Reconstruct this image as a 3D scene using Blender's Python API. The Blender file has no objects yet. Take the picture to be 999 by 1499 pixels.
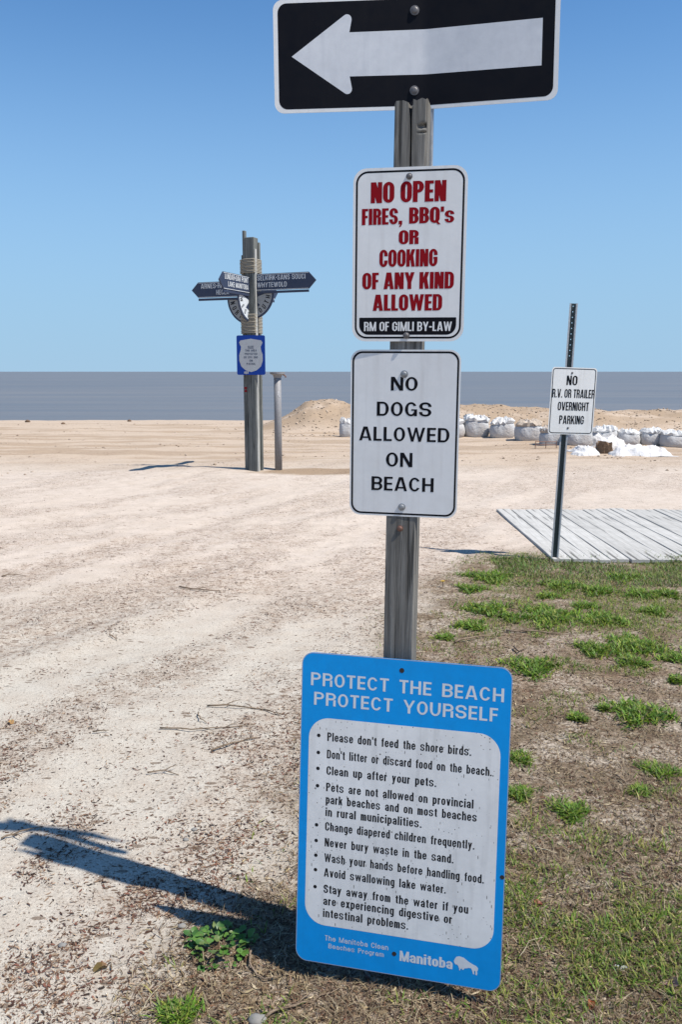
import bpy, bmesh, math, random
import numpy as np
from mathutils import Vector, Matrix, Euler
random.seed(7); RNG = np.random.default_rng(7)
SC = bpy.context.scene; COL = SC.collection
R = math.radians
# ------------------------------------------------------------------ camera
F, CH, TH = 1250.0, 1.8, math.atan(205.5/1250.0)
cam = bpy.data.objects.new('camera', bpy.data.cameras.new('camera')); COL.objects.link(cam)
cam.location = (0, 0, CH); cam.rotation_euler = (math.pi/2-TH, 0, 0)
cam.data.sensor_fit = 'VERTICAL'; cam.data.sensor_height = 36; cam.data.lens = 36*F/1499
cam.data.clip_start = .05; cam.data.clip_end = 60000
SC.camera = cam
# ------------------------------------------------------------------ sky, sun, exposure
EL, AZ = R(58.5), R(115)          # azimuth clockwise from +Y
w = bpy.data.worlds.new('World'); SC.world = w; w.use_nodes = True
nt = w.node_tree; bg = nt.nodes['Background']
sky = nt.nodes.new('ShaderNodeTexSky'); sky.sky_type = 'NISHITA'; sky.sun_disc = False
sky.sun_elevation = EL; sky.sun_rotation = AZ
sky.air_density = 1.0; sky.dust_density = 0.0; sky.ozone_density = 5.0; sky.altitude = 200
tcw = nt.nodes.new('ShaderNodeTexCoord'); sxyz = nt.nodes.new('ShaderNodeSeparateXYZ'); nt.links.new(tcw.outputs['Generated'], sxyz.inputs[0])
hr = nt.nodes.new('ShaderNodeValToRGB'); nt.links.new(sxyz.outputs['Z'], hr.inputs[0])
for q_, (p_, v_) in zip((0, 1), ((0.0, .92), (.42, 0.0))): hr.color_ramp.elements[q_].position = p_; hr.color_ramp.elements[q_].color = (v_, v_, v_, 1)
hr.color_ramp.interpolation = 'EASE'
hm = nt.nodes.new('ShaderNodeMixRGB'); nt.links.new(hr.outputs[0], hm.inputs[0]); tn = nt.nodes.new('ShaderNodeMixRGB'); tn.blend_type = 'MULTIPLY'; tn.inputs[0].default_value = 1; tn.inputs[2].default_value = (.80, 1.15, 1.33, 1); nt.links.new(sky.outputs[0], tn.inputs[1])
nt.links.new(tn.outputs[0], hm.inputs[1]); hm.inputs[2].default_value = (3.0, 4.75, 6.7, 1)
nt.links.new(hm.outputs[0], bg.inputs[0]); bg.inputs[1].default_value = 0.09
sun = bpy.data.objects.new('sun', bpy.data.lights.new('sun', 'SUN')); COL.objects.link(sun)
sun.data.energy = 5.0; sun.data.angle = R(.53); sun.data.color = (1, .95, .87)
tow = Vector((math.sin(AZ)*math.cos(EL), math.cos(AZ)*math.cos(EL), math.sin(EL)))
sun.rotation_euler = tow.to_track_quat('Z', 'Y').to_euler(); sun.location = (5, -3, 8)
SC.view_settings.view_transform = 'Standard'; SC.view_settings.look = 'None'
SC.view_settings.exposure = 0.36; SC.view_settings.gamma = 1

def P(px, py, z=0.0):             # point of the ground plane seen at a photo pixel
    a = (py-749.5)/F; dx = (px-499.5)/F
    vy = math.cos(TH)-a*math.sin(TH); vz = -math.sin(TH)-a*math.cos(TH)
    t = (z-CH)/vz
    return Vector((dx*t, vy*t, z))
# ------------------------------------------------------------------ noise
def _h(ix, iy, s):
    v = (ix.astype(np.int64)*374761393 + iy.astype(np.int64)*668265263 + s*974634777) & 0xffffffff
    v = ((v ^ (v >> 13))*1274126177) & 0xffffffff
    return ((v ^ (v >> 16)) & 0xffff)/65535.0
def vn(x, y, s=0):
    ix = np.floor(x); iy = np.floor(y); fx = x-ix; fy = y-iy
    fx = fx*fx*(3-2*fx); fy = fy*fy*(3-2*fy)
    a = _h(ix, iy, s); b = _h(ix+1, iy, s); c = _h(ix, iy+1, s); d = _h(ix+1, iy+1, s)
    return (a*(1-fx)+b*fx)*(1-fy)+(c*(1-fx)+d*fx)*fy
def fbm(x, y, s=0, o=4):
    r = 0; a = .5; t = 0
    for i in range(o):
        r = r+a*vn(x*2**i+17.3*i, y*2**i+5.1*i, s+i); t += a; a *= .5
    return r/t
def sst(a, b, x):
    t = np.clip((x-a)/(b-a), 0, 1); return t*t*(3-2*t)
# ------------------------------------------------------------------ ground functions
BD = [P(*p) for p in [(640, 822), (612, 850), (575, 900), (540, 960), (490, 1050), (440, 1150), (385, 1240), (325, 1330), (250, 1400), (190, 1499)]]
BDY = np.array([p.y for p in BD])[::-1]; BDX = np.array([p.x for p in BD])[::-1]
def dirt(x, y):
    xb = np.interp(y, BDY, BDX)
    e = (fbm(x*1.7, y*1.7, 11, 4)-.5)*1.0
    d = sst(-.14, .3, x-xb+e*.75)
    d = d*sst(8.75, 7.9, y+(fbm(x*2, y*2, 12)-.5)*.8+.3*sst(1.9, 1.2, x))
    return d
def litter(x, y):
    # bands of plant litter dragged along the tracks
    c, s = math.cos(R(63)), math.sin(R(63))
    u = x*c+y*s; v = -x*s+y*c
    b = fbm(u*.55, v*2.2, 21, 4)
    b2 = fbm(x*1.1, y*1.1, 25, 4)
    l = sst(.43, .60, b*.62+b2*.38)
    patch = np.exp(-(((x+.55)/.5)**2+((y-4.2)/.8)**2))
    near = sst(.55, -.1, np.abs(x-np.interp(y, BDY, BDX)+.15))*sst(8.5, 7, y)
    return np.clip(l*(.55+.45*sst(13, 6, y))*sst(26, 13, y)+patch*.35+near*.45, 0, 1)
RX = np.array([-3.2, -2.6, -1.9, -1.1, -.4, .4, 2, 4.0, 6, 8, 10, 12, 15, 20, 40, 400])
RH = np.array([0, .05, .34, .80, .86, .72, .8, .76, .60, .62, .50, .62, .7, .8, .7, .7])
def gh(x, y):
    z = (fbm(x*.35, y*.35, 1, 3)-.5)*.07*sst(3, 9, y) + (fbm(x*1.9, y*1.9, 2, 3)-.5)*.03
    near = sst(12, 5, np.hypot(x, y-3))
    z = z + near*((fbm(x*9, y*9, 3, 3)-.5)*.012 + (fbm(x*30, y*30, 4, 2)-.5)*.004)
    path = sst(3.5, 6, y)*sst(17, 14, y)*(1-dirt(x, y)); cu_, su_ = math.cos(R(63)), math.sin(R(63)); u_ = x*cu_+y*su_; v_ = -x*su_+y*cu_
    z = z + path*((fbm(u_*.5, v_*3.2, 14, 4)-.5)*.045 + np.abs(fbm(x*5, y*5, 15, 3)-.5)*.045)
    # grader ridges and wheel tracks on the far beach
    far = sst(13, 17, y)*sst(31, 28, y)
    z = z + far*((fbm(x*.8, y*2.6, 5, 4)-.5)*.10)
    deck = sst(1.85, 2.0, x)*sst(7.9, 8.3, y)*sst(11.6, 11.2, y)
    z = z*(1-deck)+.006*deck
    # mounds of sand behind the bags
    H = np.interp(x, RX, RH)*(.86+.28*fbm(x*1.3, y*.8, 6, 3))
    prof = sst(24.3, 27.3, y-.0*x)*sst(32.5, 28.2, y)
    z = z + H*prof + prof*H*(fbm(x*2.2, y*2.2, 8, 4)-.5)*.35
    # the shore
    ys = 31.3+(fbm(x*.12, y*0, 9, 3)-.5)*1.6
    z = z+.05*np.exp(-((y-ys+.4)/.7)**2)
    z = z - sst(0, 9, y-ys)*3.2
    return z
def gz(x, y): return float(gh(np.array([float(x)]), np.array([float(y)]))[0])
def G(px, py):
    p = P(px, py); 
    for i in range(2): p = P(px, py, gz(p.x, p.y))
    return p
# ------------------------------------------------------------------ material helpers
def mat(name, col=(.5, .5, .5), rough=.6, metal=0, spec=.5):
    m = bpy.data.materials.new(name); m.use_nodes = True
    b = m.node_tree.nodes['Principled BSDF']
    b.inputs['Base Color'].default_value = (*col, 1); b.inputs['Roughness'].default_value = rough
    b.inputs['Metallic'].default_value = metal; b.inputs['Specular IOR Level'].default_value = spec
    return m
class NB:
    def __init__(s, m): s.m = m; s.t = m.node_tree; s.b = s.t.nodes['Principled BSDF']
    def n(s, ty, **k):
        o = s.t.nodes.new('ShaderNode'+ty)
        for a, v in k.items(): setattr(o, a, v)
        return o
    def l(s, a, b): s.t.links.new(a, b)
    def coord(s, scale=(1, 1, 1), kind='Object', rot=(0, 0, 0)):
        c = s.n('TexCoord'); mp = s.n('Mapping'); mp.inputs['Scale'].default_value = scale; mp.inputs['Rotation'].default_value = rot
        s.l(c.outputs[kind], mp.inputs[0]); return mp.outputs[0]
    def noise(s, vec, scale, detail=4, rough=.6, out='Fac'):
        o = s.n('TexNoise'); o.inputs['Scale'].default_value = scale; o.inputs['Detail'].default_value = detail; o.inputs['Roughness'].default_value = rough
        s.l(vec, o.inputs['Vector']); return o.outputs[out]
    def ramp(s, f, stops, interp='LINEAR'):
        o = s.n('ValToRGB'); e = o.color_ramp.elements; o.color_ramp.interpolation = interp
        while len(e) < len(stops): e.new(.5)
        for i, (p, c) in enumerate(stops):
            e[i].position = p; e[i].color = (*c, 1) if isinstance(c, tuple) else (c, c, c, 1)
        s.l(f, o.inputs[0]); return o.outputs[0]
    def mix(s, f, a, b, mode='MIX'):
        o = s.n('MixRGB', blend_type=mode)
        for i, v in enumerate((f, a, b)):
            if isinstance(v, (int, float)): o.inputs[i].default_value = v if i == 0 else (v, v, v, 1)
            elif isinstance(v, tuple): o.inputs[i].default_value = (*v, 1)
            else: s.l(v, o.inputs[i])
        return o.outputs[0]
    def math(s, op, a, b=0.0, clamp=False):
        o = s.n('Math', operation=op, use_clamp=clamp)
        for i, v in enumerate((a, b)):
            if isinstance(v, (int, float)): o.inputs[i].default_value = v
            else: s.l(v, o.inputs[i])
        return o.outputs[0]
    def attr(s, name, out='Fac'): return s.n('Attribute', attribute_name=name).outputs[out]
    def bump(s, h, strength=.5, dist=.01, prev=None):
        o = s.n('Bump'); o.inputs['Strength'].default_value = strength; o.inputs['Distance'].default_value = dist
        s.l(h, o.inputs['Height'])
        if prev: s.l(prev, o.inputs['Normal'])
        s.l(o.outputs[0], s.b.inputs['Normal']); return o.outputs[0]
    def col(s, c): s.l(c, s.b.inputs['Base Color'])

def wood(name, c0, c1, c2, scale=1.0, axis='Z', bump=.5):
    m = mat(name, rough=.85, spec=.2); b = NB(m)
    st = {'Z': (1, 1, .035), 'Y': (1, .035, 1), 'X': (.035, 1, 1)}[axis]
    v = b.coord(tuple(q*scale for q in st))
    n1 = b.noise(v, 62, 7, .72); n2 = b.noise(v, 260, 3, .65); n3 = b.noise(b.coord((1, 1, 1)), 5, 3, .6)
    info = b.n('ObjectInfo').outputs['Random']
    c = b.ramp(n1, [(.3, c0), (.5, c1), (.72, c2)])
    c = b.mix(.55, c, b.ramp(n2, [(.3, .45), (.5, .9), (.7, 1.0)]), 'MULTIPLY')
    c = b.mix(.5, c, b.ramp(n3, [(.3, .7), (.7, 1.0)]), 'MULTIPLY')
    c = b.mix(.6, c, b.ramp(info, [(0, .78), (1, 1.0)]), 'MULTIPLY')
    # checks, the fine dark splits along the grain
    ck = b.ramp(b.noise(v, 75, 2, .4), [(.35, .25), (.40, 1.0)])
    c = b.mix(.8, c, ck, 'MULTIPLY'); b.col(c)
    nb = b.bump(n1, bump, .004); nb = b.bump(n2, bump*.7, .002, nb); b.bump(ck, .5, .003, nb)
    return m
M = {}
M['post'] = wood('weathered_post_wood', (.085, .080, .072), (.20, .19, .172), (.36, .345, .315))
M['totem'] = wood('weathered_timber', (.09, .095, .09), (.17, .18, .17), (.28, .28, .26), .6)
M['pale'] = wood('pale_sunlit_timber', (.34, .34, .32), (.48, .48, .45), (.60, .60, .57), .6)  # lighter board for the sunlit side, its brightness put into the colour
M['totemdark'] = wood('dark_seam_strip', (.03, .03, .03), (.06, .06, .058), (.10, .10, .09), .6)  # for the dark strip between two timbers
M['plank'] = wood('weathered_deck_board', (.47, .455, .42), (.535, .52, .485), (.59, .575, .545), .35, 'Y', .12)
M['joist'] = mat('joist_wood', (.2, .18, .15), .9)
def metal(name, col, rough=.45, metal=.8):
    m = mat(name, col, rough, metal); b = NB(m); v = b.coord()
    n = b.noise(v, 40, 5, .6); b.col(b.mix(.5, col, b.ramp(n, [(.3, .55), (.65, 1.0)]), 'MULTIPLY'))
    b.l(b.ramp(n, [(.2, rough*.8), (.8, min(1, rough*1.3))]), b.b.inputs['Roughness']); b.bump(b.noise(v, 300, 3), .15, .0006); return m
M['galv'] = metal('galvanised_steel', (.52, .53, .54), .55, .25)
M['galvdark'] = metal('dull_galvanised_pipe', (.27, .265, .27), .6, .15)
M['bolt'] = metal('bolt_steel', (.15, .14, .14), .5, .4)
M['zinc'] = metal('zinc_bolt', (.30, .31, .32), .45, .4)
M['hole'] = mat('dark_hole', (.02, .015, .015), .8)
M['rust'] = metal('rusty_screw_steel', (.22, .12, .09), .6, .4)
M['green'] = metal('green_painted_channel', (.045, .062, .062), .4, .1)
M['alu'] = metal('aluminium_sheet', (.55, .56, .57), .45, .5)
def plate(name, col, dirtc=(.3, .28, .26), amt=.12, rough=.38, specks=0, spec=.5):
    m = mat(name, col, rough, 0, spec); b = NB(m); v = b.coord()
    n = b.noise(v, 5, 5, .6); n2 = b.noise(v, 30, 5, .7)
    c = b.mix(b.math('MULTIPLY', b.ramp(n, [(.35, 0.0), (.75, 1.0)]), amt), col, dirtc)
    c = b.mix(.5*amt, c, b.ramp(n2, [(.3, .3), (.6, 1.0)]), 'MULTIPLY')
    dr = b.noise(b.coord((1, 1, .06)), 34, 4, .6); c = b.mix(b.math('MULTIPLY', b.ramp(dr, [(.52, 0.0), (.72, 1.0)]), .16), c, dirtc)
    if specks:
        vo = b.n('TexVoronoi'); vo.inputs['Scale'].default_value = 95; b.l(v, vo.inputs['Vector'])
        big = b.noise(v, 11, 3, .6); thr = b.math('MULTIPLY', b.ramp(big, [(.40, .05), (.7, 1.0)]), .21*specks)
        sz = b.math('MULTIPLY', thr, b.ramp(vo.outputs['Color'], [(.3, 0.0), (.9, 1.0)]))
        s1 = b.math('LESS_THAN', vo.outputs['Distance'], sz)
        # short scratches
        v2 = b.coord((1, 1, .25), rot=(0, R(35), 0)); vo2 = b.n('TexVoronoi'); vo2.inputs['Scale'].default_value = 130; b.l(v2, vo2.inputs['Vector'])
        s2 = b.math('LESS_THAN', vo2.outputs['Distance'], b.math('MULTIPLY', b.ramp(vo2.outputs['Color'], [(.6, 0.0), (.95, 1.0)]), .13*specks))
        c = b.mix(b.math('MULTIPLY', b.math('MAXIMUM', s1, s2), .85), c, dirtc)
    b.col(c); b.bump(n, .12, .01)
    b.l(b.ramp(n2, [(.3, rough), (.8, rough+.25)]), b.b.inputs['Roughness'])
    return m
M['white'] = plate('white_sign_face', (.79, .785, .77), (.35, .30, .26), .14)
M['panelwhite'] = plate('speckled_white_panel', (.74, .74, .73), (.14, .13, .12), .18, .5, 1.5)
M['blue'] = plate('sky_blue_sign_paint', (.0, .275, .70), (.01, .20, .48), .25, .5, .35, spec=.2)
M['black'] = plate('black_sign_print', (.004, .004, .007), (.012, .012, .014), .3, .42, spec=.12)
M['red'] = plate('red_sign_print', (.27, .0, .006), (.15, .01, .01), .2, .5, spec=.15)
M['silver'] = plate('reflective_white_arrow', (.66, .67, .69), (.35, .37, .42), .25, .4)
M['print'] = plate('light_lettering', (.60, .64, .68), (.35, .35, .38), .2, .5, .5)
M['text'] = plate('dark_lettering', (.008, .008, .01), (.05, .05, .05), .2, .5, spec=.2)
M['navy'] = plate('navy_board_paint', (.022, .035, .075), (.05, .06, .08), .3, .5)
M['navyprint'] = plate('pale_board_lettering', (.68, .71, .72), (.4, .4, .4), .3, .5)
M['disc'] = plate('shaded_compass_face', (.30, .31, .31), (.2, .2, .2), .3, .5)  # north and south faces, greyer: their shade is put into the colour
M['royal'] = plate('royal_blue_paint', (.003, .035, .24), (.01, .03, .15), .2, .5, spec=.2)
M['shield'] = plate('pale_shield_face', (.32, .35, .37), (.25, .2, .25), .3, .5)
M['wface'] = plate('sunlit_compass_face', (.6, .65, .68), (.35, .3, .35), .3, .5)  # west face, lighter: its sunlight is put into the colour
M['rope'] = mat('jute_rope', (.30, .27, .215), .95)
def cloth(name, c, rough=.75):
    m = mat(name, c, rough, 0, .3); b = NB(m); v = b.coord()
    n = b.noise(v, 4, 5, .65); b.col(b.mix(b.ramp(n, [(.42, 0.0), (.8, .55)]), c, (.42, .34, .27)))
    nb = b.bump(b.noise(v, 9, 5, .6), .55, .06); b.bump(b.noise(v, 35, 3, .6), .3, .01, nb); return m
M['sack'] = cloth('woven_white_sack', (.47, .47, .47)); M['flap'] = cloth('loose_white_sack_cloth', (.58, .58, .57))
M['tarp'] = cloth('white_tarp', (.62, .61, .60)); M['bark'] = wood('brown_bark', (.09, .055, .035), (.19, .12, .075), (.30, .21, .13), 1, 'X')
M['twig'] = wood('dry_twig', (.13, .085, .055), (.26, .19, .13), (.40, .32, .24), 3, 'X')
M['straw'] = wood('pale_straw', (.32, .27, .18), (.45, .38, .26), (.55, .48, .34), 3, 'X')
M['stone'] = plate('grey_stone', (.24, .235, .22), (.2, .18, .16), .6, .9)
def attrmat(name, rough=.8, trans=0, spec=.25):
    m = mat(name, rough=rough, spec=spec); b = NB(m); b.l(b.attr('col', 'Color'), b.b.inputs['Base Color'])
    if trans:
        t = b.n('BsdfTranslucent'); b.l(b.attr('col', 'Color'), t.inputs[0]); mx = b.n('MixShader'); mx.inputs[0].default_value = trans
        o = b.t.nodes['Material Output']; b.l(b.b.outputs[0], mx.inputs[1]); b.l(t.outputs[0], mx.inputs[2]); b.l(mx.outputs[0], o.inputs[0])
    return m
M['debris'] = attrmat('plant_debris', .9, 0, .15); M['grass'] = attrmat('grass_blades', .55, .3, .3); M['leaf'] = attrmat('leaf_green', .42, .25, .45)

# sand, soil and litter
m = M['ground'] = mat('beach_sand', rough=.95, spec=.15); b = NB(m); v = b.coord()
big = b.noise(v, .45, 4, .55); mid = b.noise(v, 5, 5, .65); fine = b.noise(v, 95, 4, .75); grit = b.noise(v, 420, 2, .6)
sand = b.mix(b.ramp(big, [(.35, 0.0), (.65, 1.0)]), (.48, .395, .315), (.52, .445, .37))
sand = b.mix(b.attr('near'), sand, (.50, .455, .385))
sand = b.mix(b.attr('pink'), sand, (.57, .485, .41))
sand = b.mix(b.ramp(mid, [(.4, 0.0), (.75, .6)]), sand, (.40, .33, .26))
soil = b.ramp(b.noise(v, 3.3, 5, .7), [(.36, (.165, .125, .08)), (.47, (.30, .24, .17)), (.58, (.50, .43, .345))])
soil = b.mix(b.ramp(b.noise(v, 38, 5, .75), [(.42, 0.0), (.60, .75)]), soil, (.085, .062, .042))
soil = b.mix(b.math('MULTIPLY', b.attr('turf'), b.ramp(b.noise(v, 14, 5, .7), [(.38, .25), (.6, 1.0)])), soil, b.mix(b.ramp(b.noise(v, 60, 3, .7), [(.4, 0.0), (.6, 1.0)]), (.085, .07, .035), (.20, .165, .09)))
c = b.mix(b.attr('dirt'), b.mix(b.attr('far'), sand, (.46, .36, .27)), soil)
c = b.mix(b.attr('wet_shade'), c, (.27, .185, .11))
c = b.mix(b.math('MULTIPLY', b.attr('litter'), b.ramp(b.noise(v, 11, 5, .75), [(.42, 0.0), (.62, .5)])), c, (.26, .175, .12))
c = b.mix(.7, c, b.ramp(fine, [(.3, .55), (.5, .95), (.7, 1.1)]), 'MULTIPLY')
c = b.mix(b.attr('near'), c, b.mix(.6, c, b.ramp(grit, [(.32, .3), (.46, .95), (.7, 1.15)]), 'MULTIPLY'))
# dark specks, their number driven by the litter density
lit = b.attr('litter')
def specks(scale, stretch, k, amt):
    vo = b.n('TexVoronoi'); vo.inputs['Scale'].default_value = scale; b.l(b.coord(stretch, rot=(0, 0, R(-8))), vo.inputs['Vector'])
    rnd = b.n('SeparateColor'); b.l(vo.outputs['Color'], rnd.inputs[0])
    t = b.math('MULTIPLY', b.math('GREATER_THAN', b.math('ADD', b.math('MULTIPLY', lit, k), .06), rnd.outputs[0]), b.math('MULTIPLY', rnd.outputs[1], .42))
    return b.math('MULTIPLY', b.math('LESS_THAN', vo.outputs['Distance'], t), amt)
for a in ((14, (1, 2.2, 1), .30, .7), (38, (.8, 2.0, 1), .75, .85), (95, (.7, 1.7, 1), .9, .8)):
    c = b.mix(specks(*a), c, (.11, .07, .045))
b.col(c)
nb = b.bump(mid, .35, .03); nb = b.bump(b.noise(v, 22, 4, .7), .5, .012, nb); nb = b.bump(fine, .5, .005, nb); b.bump(grit, .4, .0018, nb)

m = M['water'] = mat('grey_lake_water', (.085, .105, .115), .42, 0, .3); b = NB(m)
v = b.coord((.35, 1, 1)); n = b.noise(v, .9, 5, .6); n2 = b.noise(b.coord((.02, .16, 1)), 1, 6, .6)
b.col(b.ramp(n2, [(.36, (.122, .128, .136)), (.50, (.140, .140, .142)), (.64, (.160, .154, .150))]))
nb = b.bump(n, .9, .12); b.bump(b.noise(b.coord((.5, 1.6, 1)), 4, 3, .6), .6, .03, nb)
# ------------------------------------------------------------------ object helpers
def link(o, parent=None, mt=None):
    COL.objects.link(o)
    if parent: o.parent = parent
    if mt is not None and not o.data.materials: o.data.materials.append(mt)
    return o
def tag(o, label=None, cat=None, group=None, kind=None):
    for k, v_ in (('label', label), ('category', cat), ('group', group), ('kind', kind)):
        if v_: o[k] = v_
    return o
def empty(name, loc, rot=(0, 0, 0), scale=1):
    o = bpy.data.objects.new(name, None); o.empty_display_size = .1; o.location = loc; o.rotation_euler = rot; COL.objects.link(o); return o
def fromdata(name, vs, fs, mt, parent=None, smooth=False):
    me = bpy.data.meshes.new(name); me.from_pydata([tuple(q) for q in vs], [], [tuple(f) for f in fs]); me.update()
    if smooth:
        for p in me.polygons: p.use_smooth = True
    return link(bpy.data.objects.new(name, me), parent, mt)
def frombm(name, bm, mt, parent=None, smooth=False, loc=(0, 0, 0), bevel=0):
    if bevel: bmesh.ops.bevel(bm, geom=[e for e in bm.edges if len(e.link_faces) == 2 and e.calc_face_angle(0) > .5], offset=bevel, segments=1, affect='EDGES')
    bmesh.ops.recalc_face_normals(bm, faces=bm.faces)
    me = bpy.data.meshes.new(name); bm.to_mesh(me); bm.free()
    if smooth:
        for p in me.polygons: p.use_smooth = True
    o = link(bpy.data.objects.new(name, me), parent, mt); o.location = loc; return o
def npmesh(name, V, Fc, sizes, mt, col=None, parent=None, smooth=False):
    me = bpy.data.meshes.new(name); V = np.asarray(V, np.float32)
    me.vertices.add(len(V)); me.vertices.foreach_set('co', V.ravel())
    Fc = np.asarray(Fc, np.int32).ravel(); me.loops.add(len(Fc)); me.loops.foreach_set('vertex_index', Fc)
    n = len(Fc)//sizes; me.polygons.add(n); me.polygons.foreach_set('loop_start', np.arange(n, dtype=np.int32)*sizes)
    me.update(calc_edges=True)
    if smooth: me.polygons.foreach_set('use_smooth', np.ones(n, bool))
    if col is not None:
        a = me.attributes.new('col', 'FLOAT_COLOR', 'POINT'); c4 = np.ones((len(V), 4), np.float32); c4[:, :3] = col; a.data.foreach_set('color', c4.ravel())
    me.validate()
    return link(bpy.data.objects.new(name, me), parent, mt)
def bx(bm, c, s, rot=None):
    mx = Matrix.Translation(c) @ (rot.to_matrix().to_4x4() if rot else Matrix.Identity(4)) @ Matrix.Diagonal((*s, 1))
    bmesh.ops.create_cube(bm, size=1, matrix=mx)
def tube(bm, pts, rs, n=7, cap=True):
    rings = []
    for i, p in enumerate(pts):
        p = Vector(p); a = Vector(pts[max(0, i-1)]); c = Vector(pts[min(len(pts)-1, i+1)]); t = (c-a).normalized()
        u = t.cross(Vector((0, 0, 1)) if abs(t.z) < .9 else Vector((1, 0, 0))).normalized(); v_ = t.cross(u)
        r = rs[i] if isinstance(rs, (list, tuple)) else rs
        rings.append([bm.verts.new(p+(u*math.cos(2*math.pi*k/n)+v_*math.sin(2*math.pi*k/n))*r) for k in range(n)])
    for a, c in zip(rings, rings[1:]):
        for k in range(n): bm.faces.new((a[k], a[(k+1) % n], c[(k+1) % n], c[k]))
    if cap: bm.faces.new(rings[0]); bm.faces.new(rings[-1][::-1])
# flat polygons live in the x-z plane of a sign and face -Y
def rrect(x0, z0, x1, z1, r, n=7, rs=None):
    rs = rs or (r,)*4; pts = []
    for (cx, cz, a0, rr) in ((x1, z1, 0, rs[0]), (x0, z1, 90, rs[1]), (x0, z0, 180, rs[2]), (x1, z0, 270, rs[3])):
        sx = -1 if cx == x1 else 1; sz = -1 if cz == z1 else 1
        for k in range(n+1):
            a = R(a0+90*k/n); pts.append((cx+sx*rr+rr*math.cos(a), cz+sz*rr+rr*math.sin(a)))
    return pts
def solid(name, pts, y0, y1, mt, parent, bend=None, cuts=()):
    bm = bmesh.new(); f = bm.faces.new([bm.verts.new((x, y0, z)) for x, z in pts])
    r = bmesh.ops.extrude_face_region(bm, geom=[f]); vs = [e for e in r['geom'] if isinstance(e, bmesh.types.BMVert)]
    bmesh.ops.translate(bm, verts=vs, vec=(0, y1-y0, 0))
    for s in cuts: bmesh.ops.bisect_plane(bm, geom=bm.verts[:]+bm.edges[:]+bm.faces[:], plane_co=(s, 0, 0), plane_no=(1, 0, 0))
    if bend:
        for v_ in bm.verts: v_.co = bend(v_.co)
    bmesh.ops.recalc_face_normals(bm, faces=bm.faces)
    return frombm(name, bm, mt, parent)
def flat(name, polys, y, mt, parent, bend=None, cuts=()):
    # polys: list of outlines (each a face) ; tiny depth step between pieces keeps faces apart
    bm = bmesh.new()
    for i, pts in enumerate(polys):
        f = bm.faces.new([bm.verts.new((x, y-(i%7)*.00001, z)) for x, z in pts]); f.normal_update()
        if f.normal.y > 0: f.normal_flip()
    if cuts:
        for s in cuts: bmesh.ops.bisect_plane(bm, geom=bm.verts[:]+bm.edges[:]+bm.faces[:], plane_co=(s, 0, 0), plane_no=(1, 0, 0))
    if bend:
        for v_ in bm.verts: v_.co = bend(v_.co)
    me = bpy.data.meshes.new(name); bm.to_mesh(me); bm.free()
    return link(bpy.data.objects.new(name, me), parent, mt)
def ring(name, out, inn, y, mt, parent, bend=None, cuts=()):
    n = len(out); return flat(name, [(out[i], out[(i+1) % n], inn[(i+1) % n], inn[i]) for i in range(n)], y, mt, parent, bend, cuts)
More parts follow.
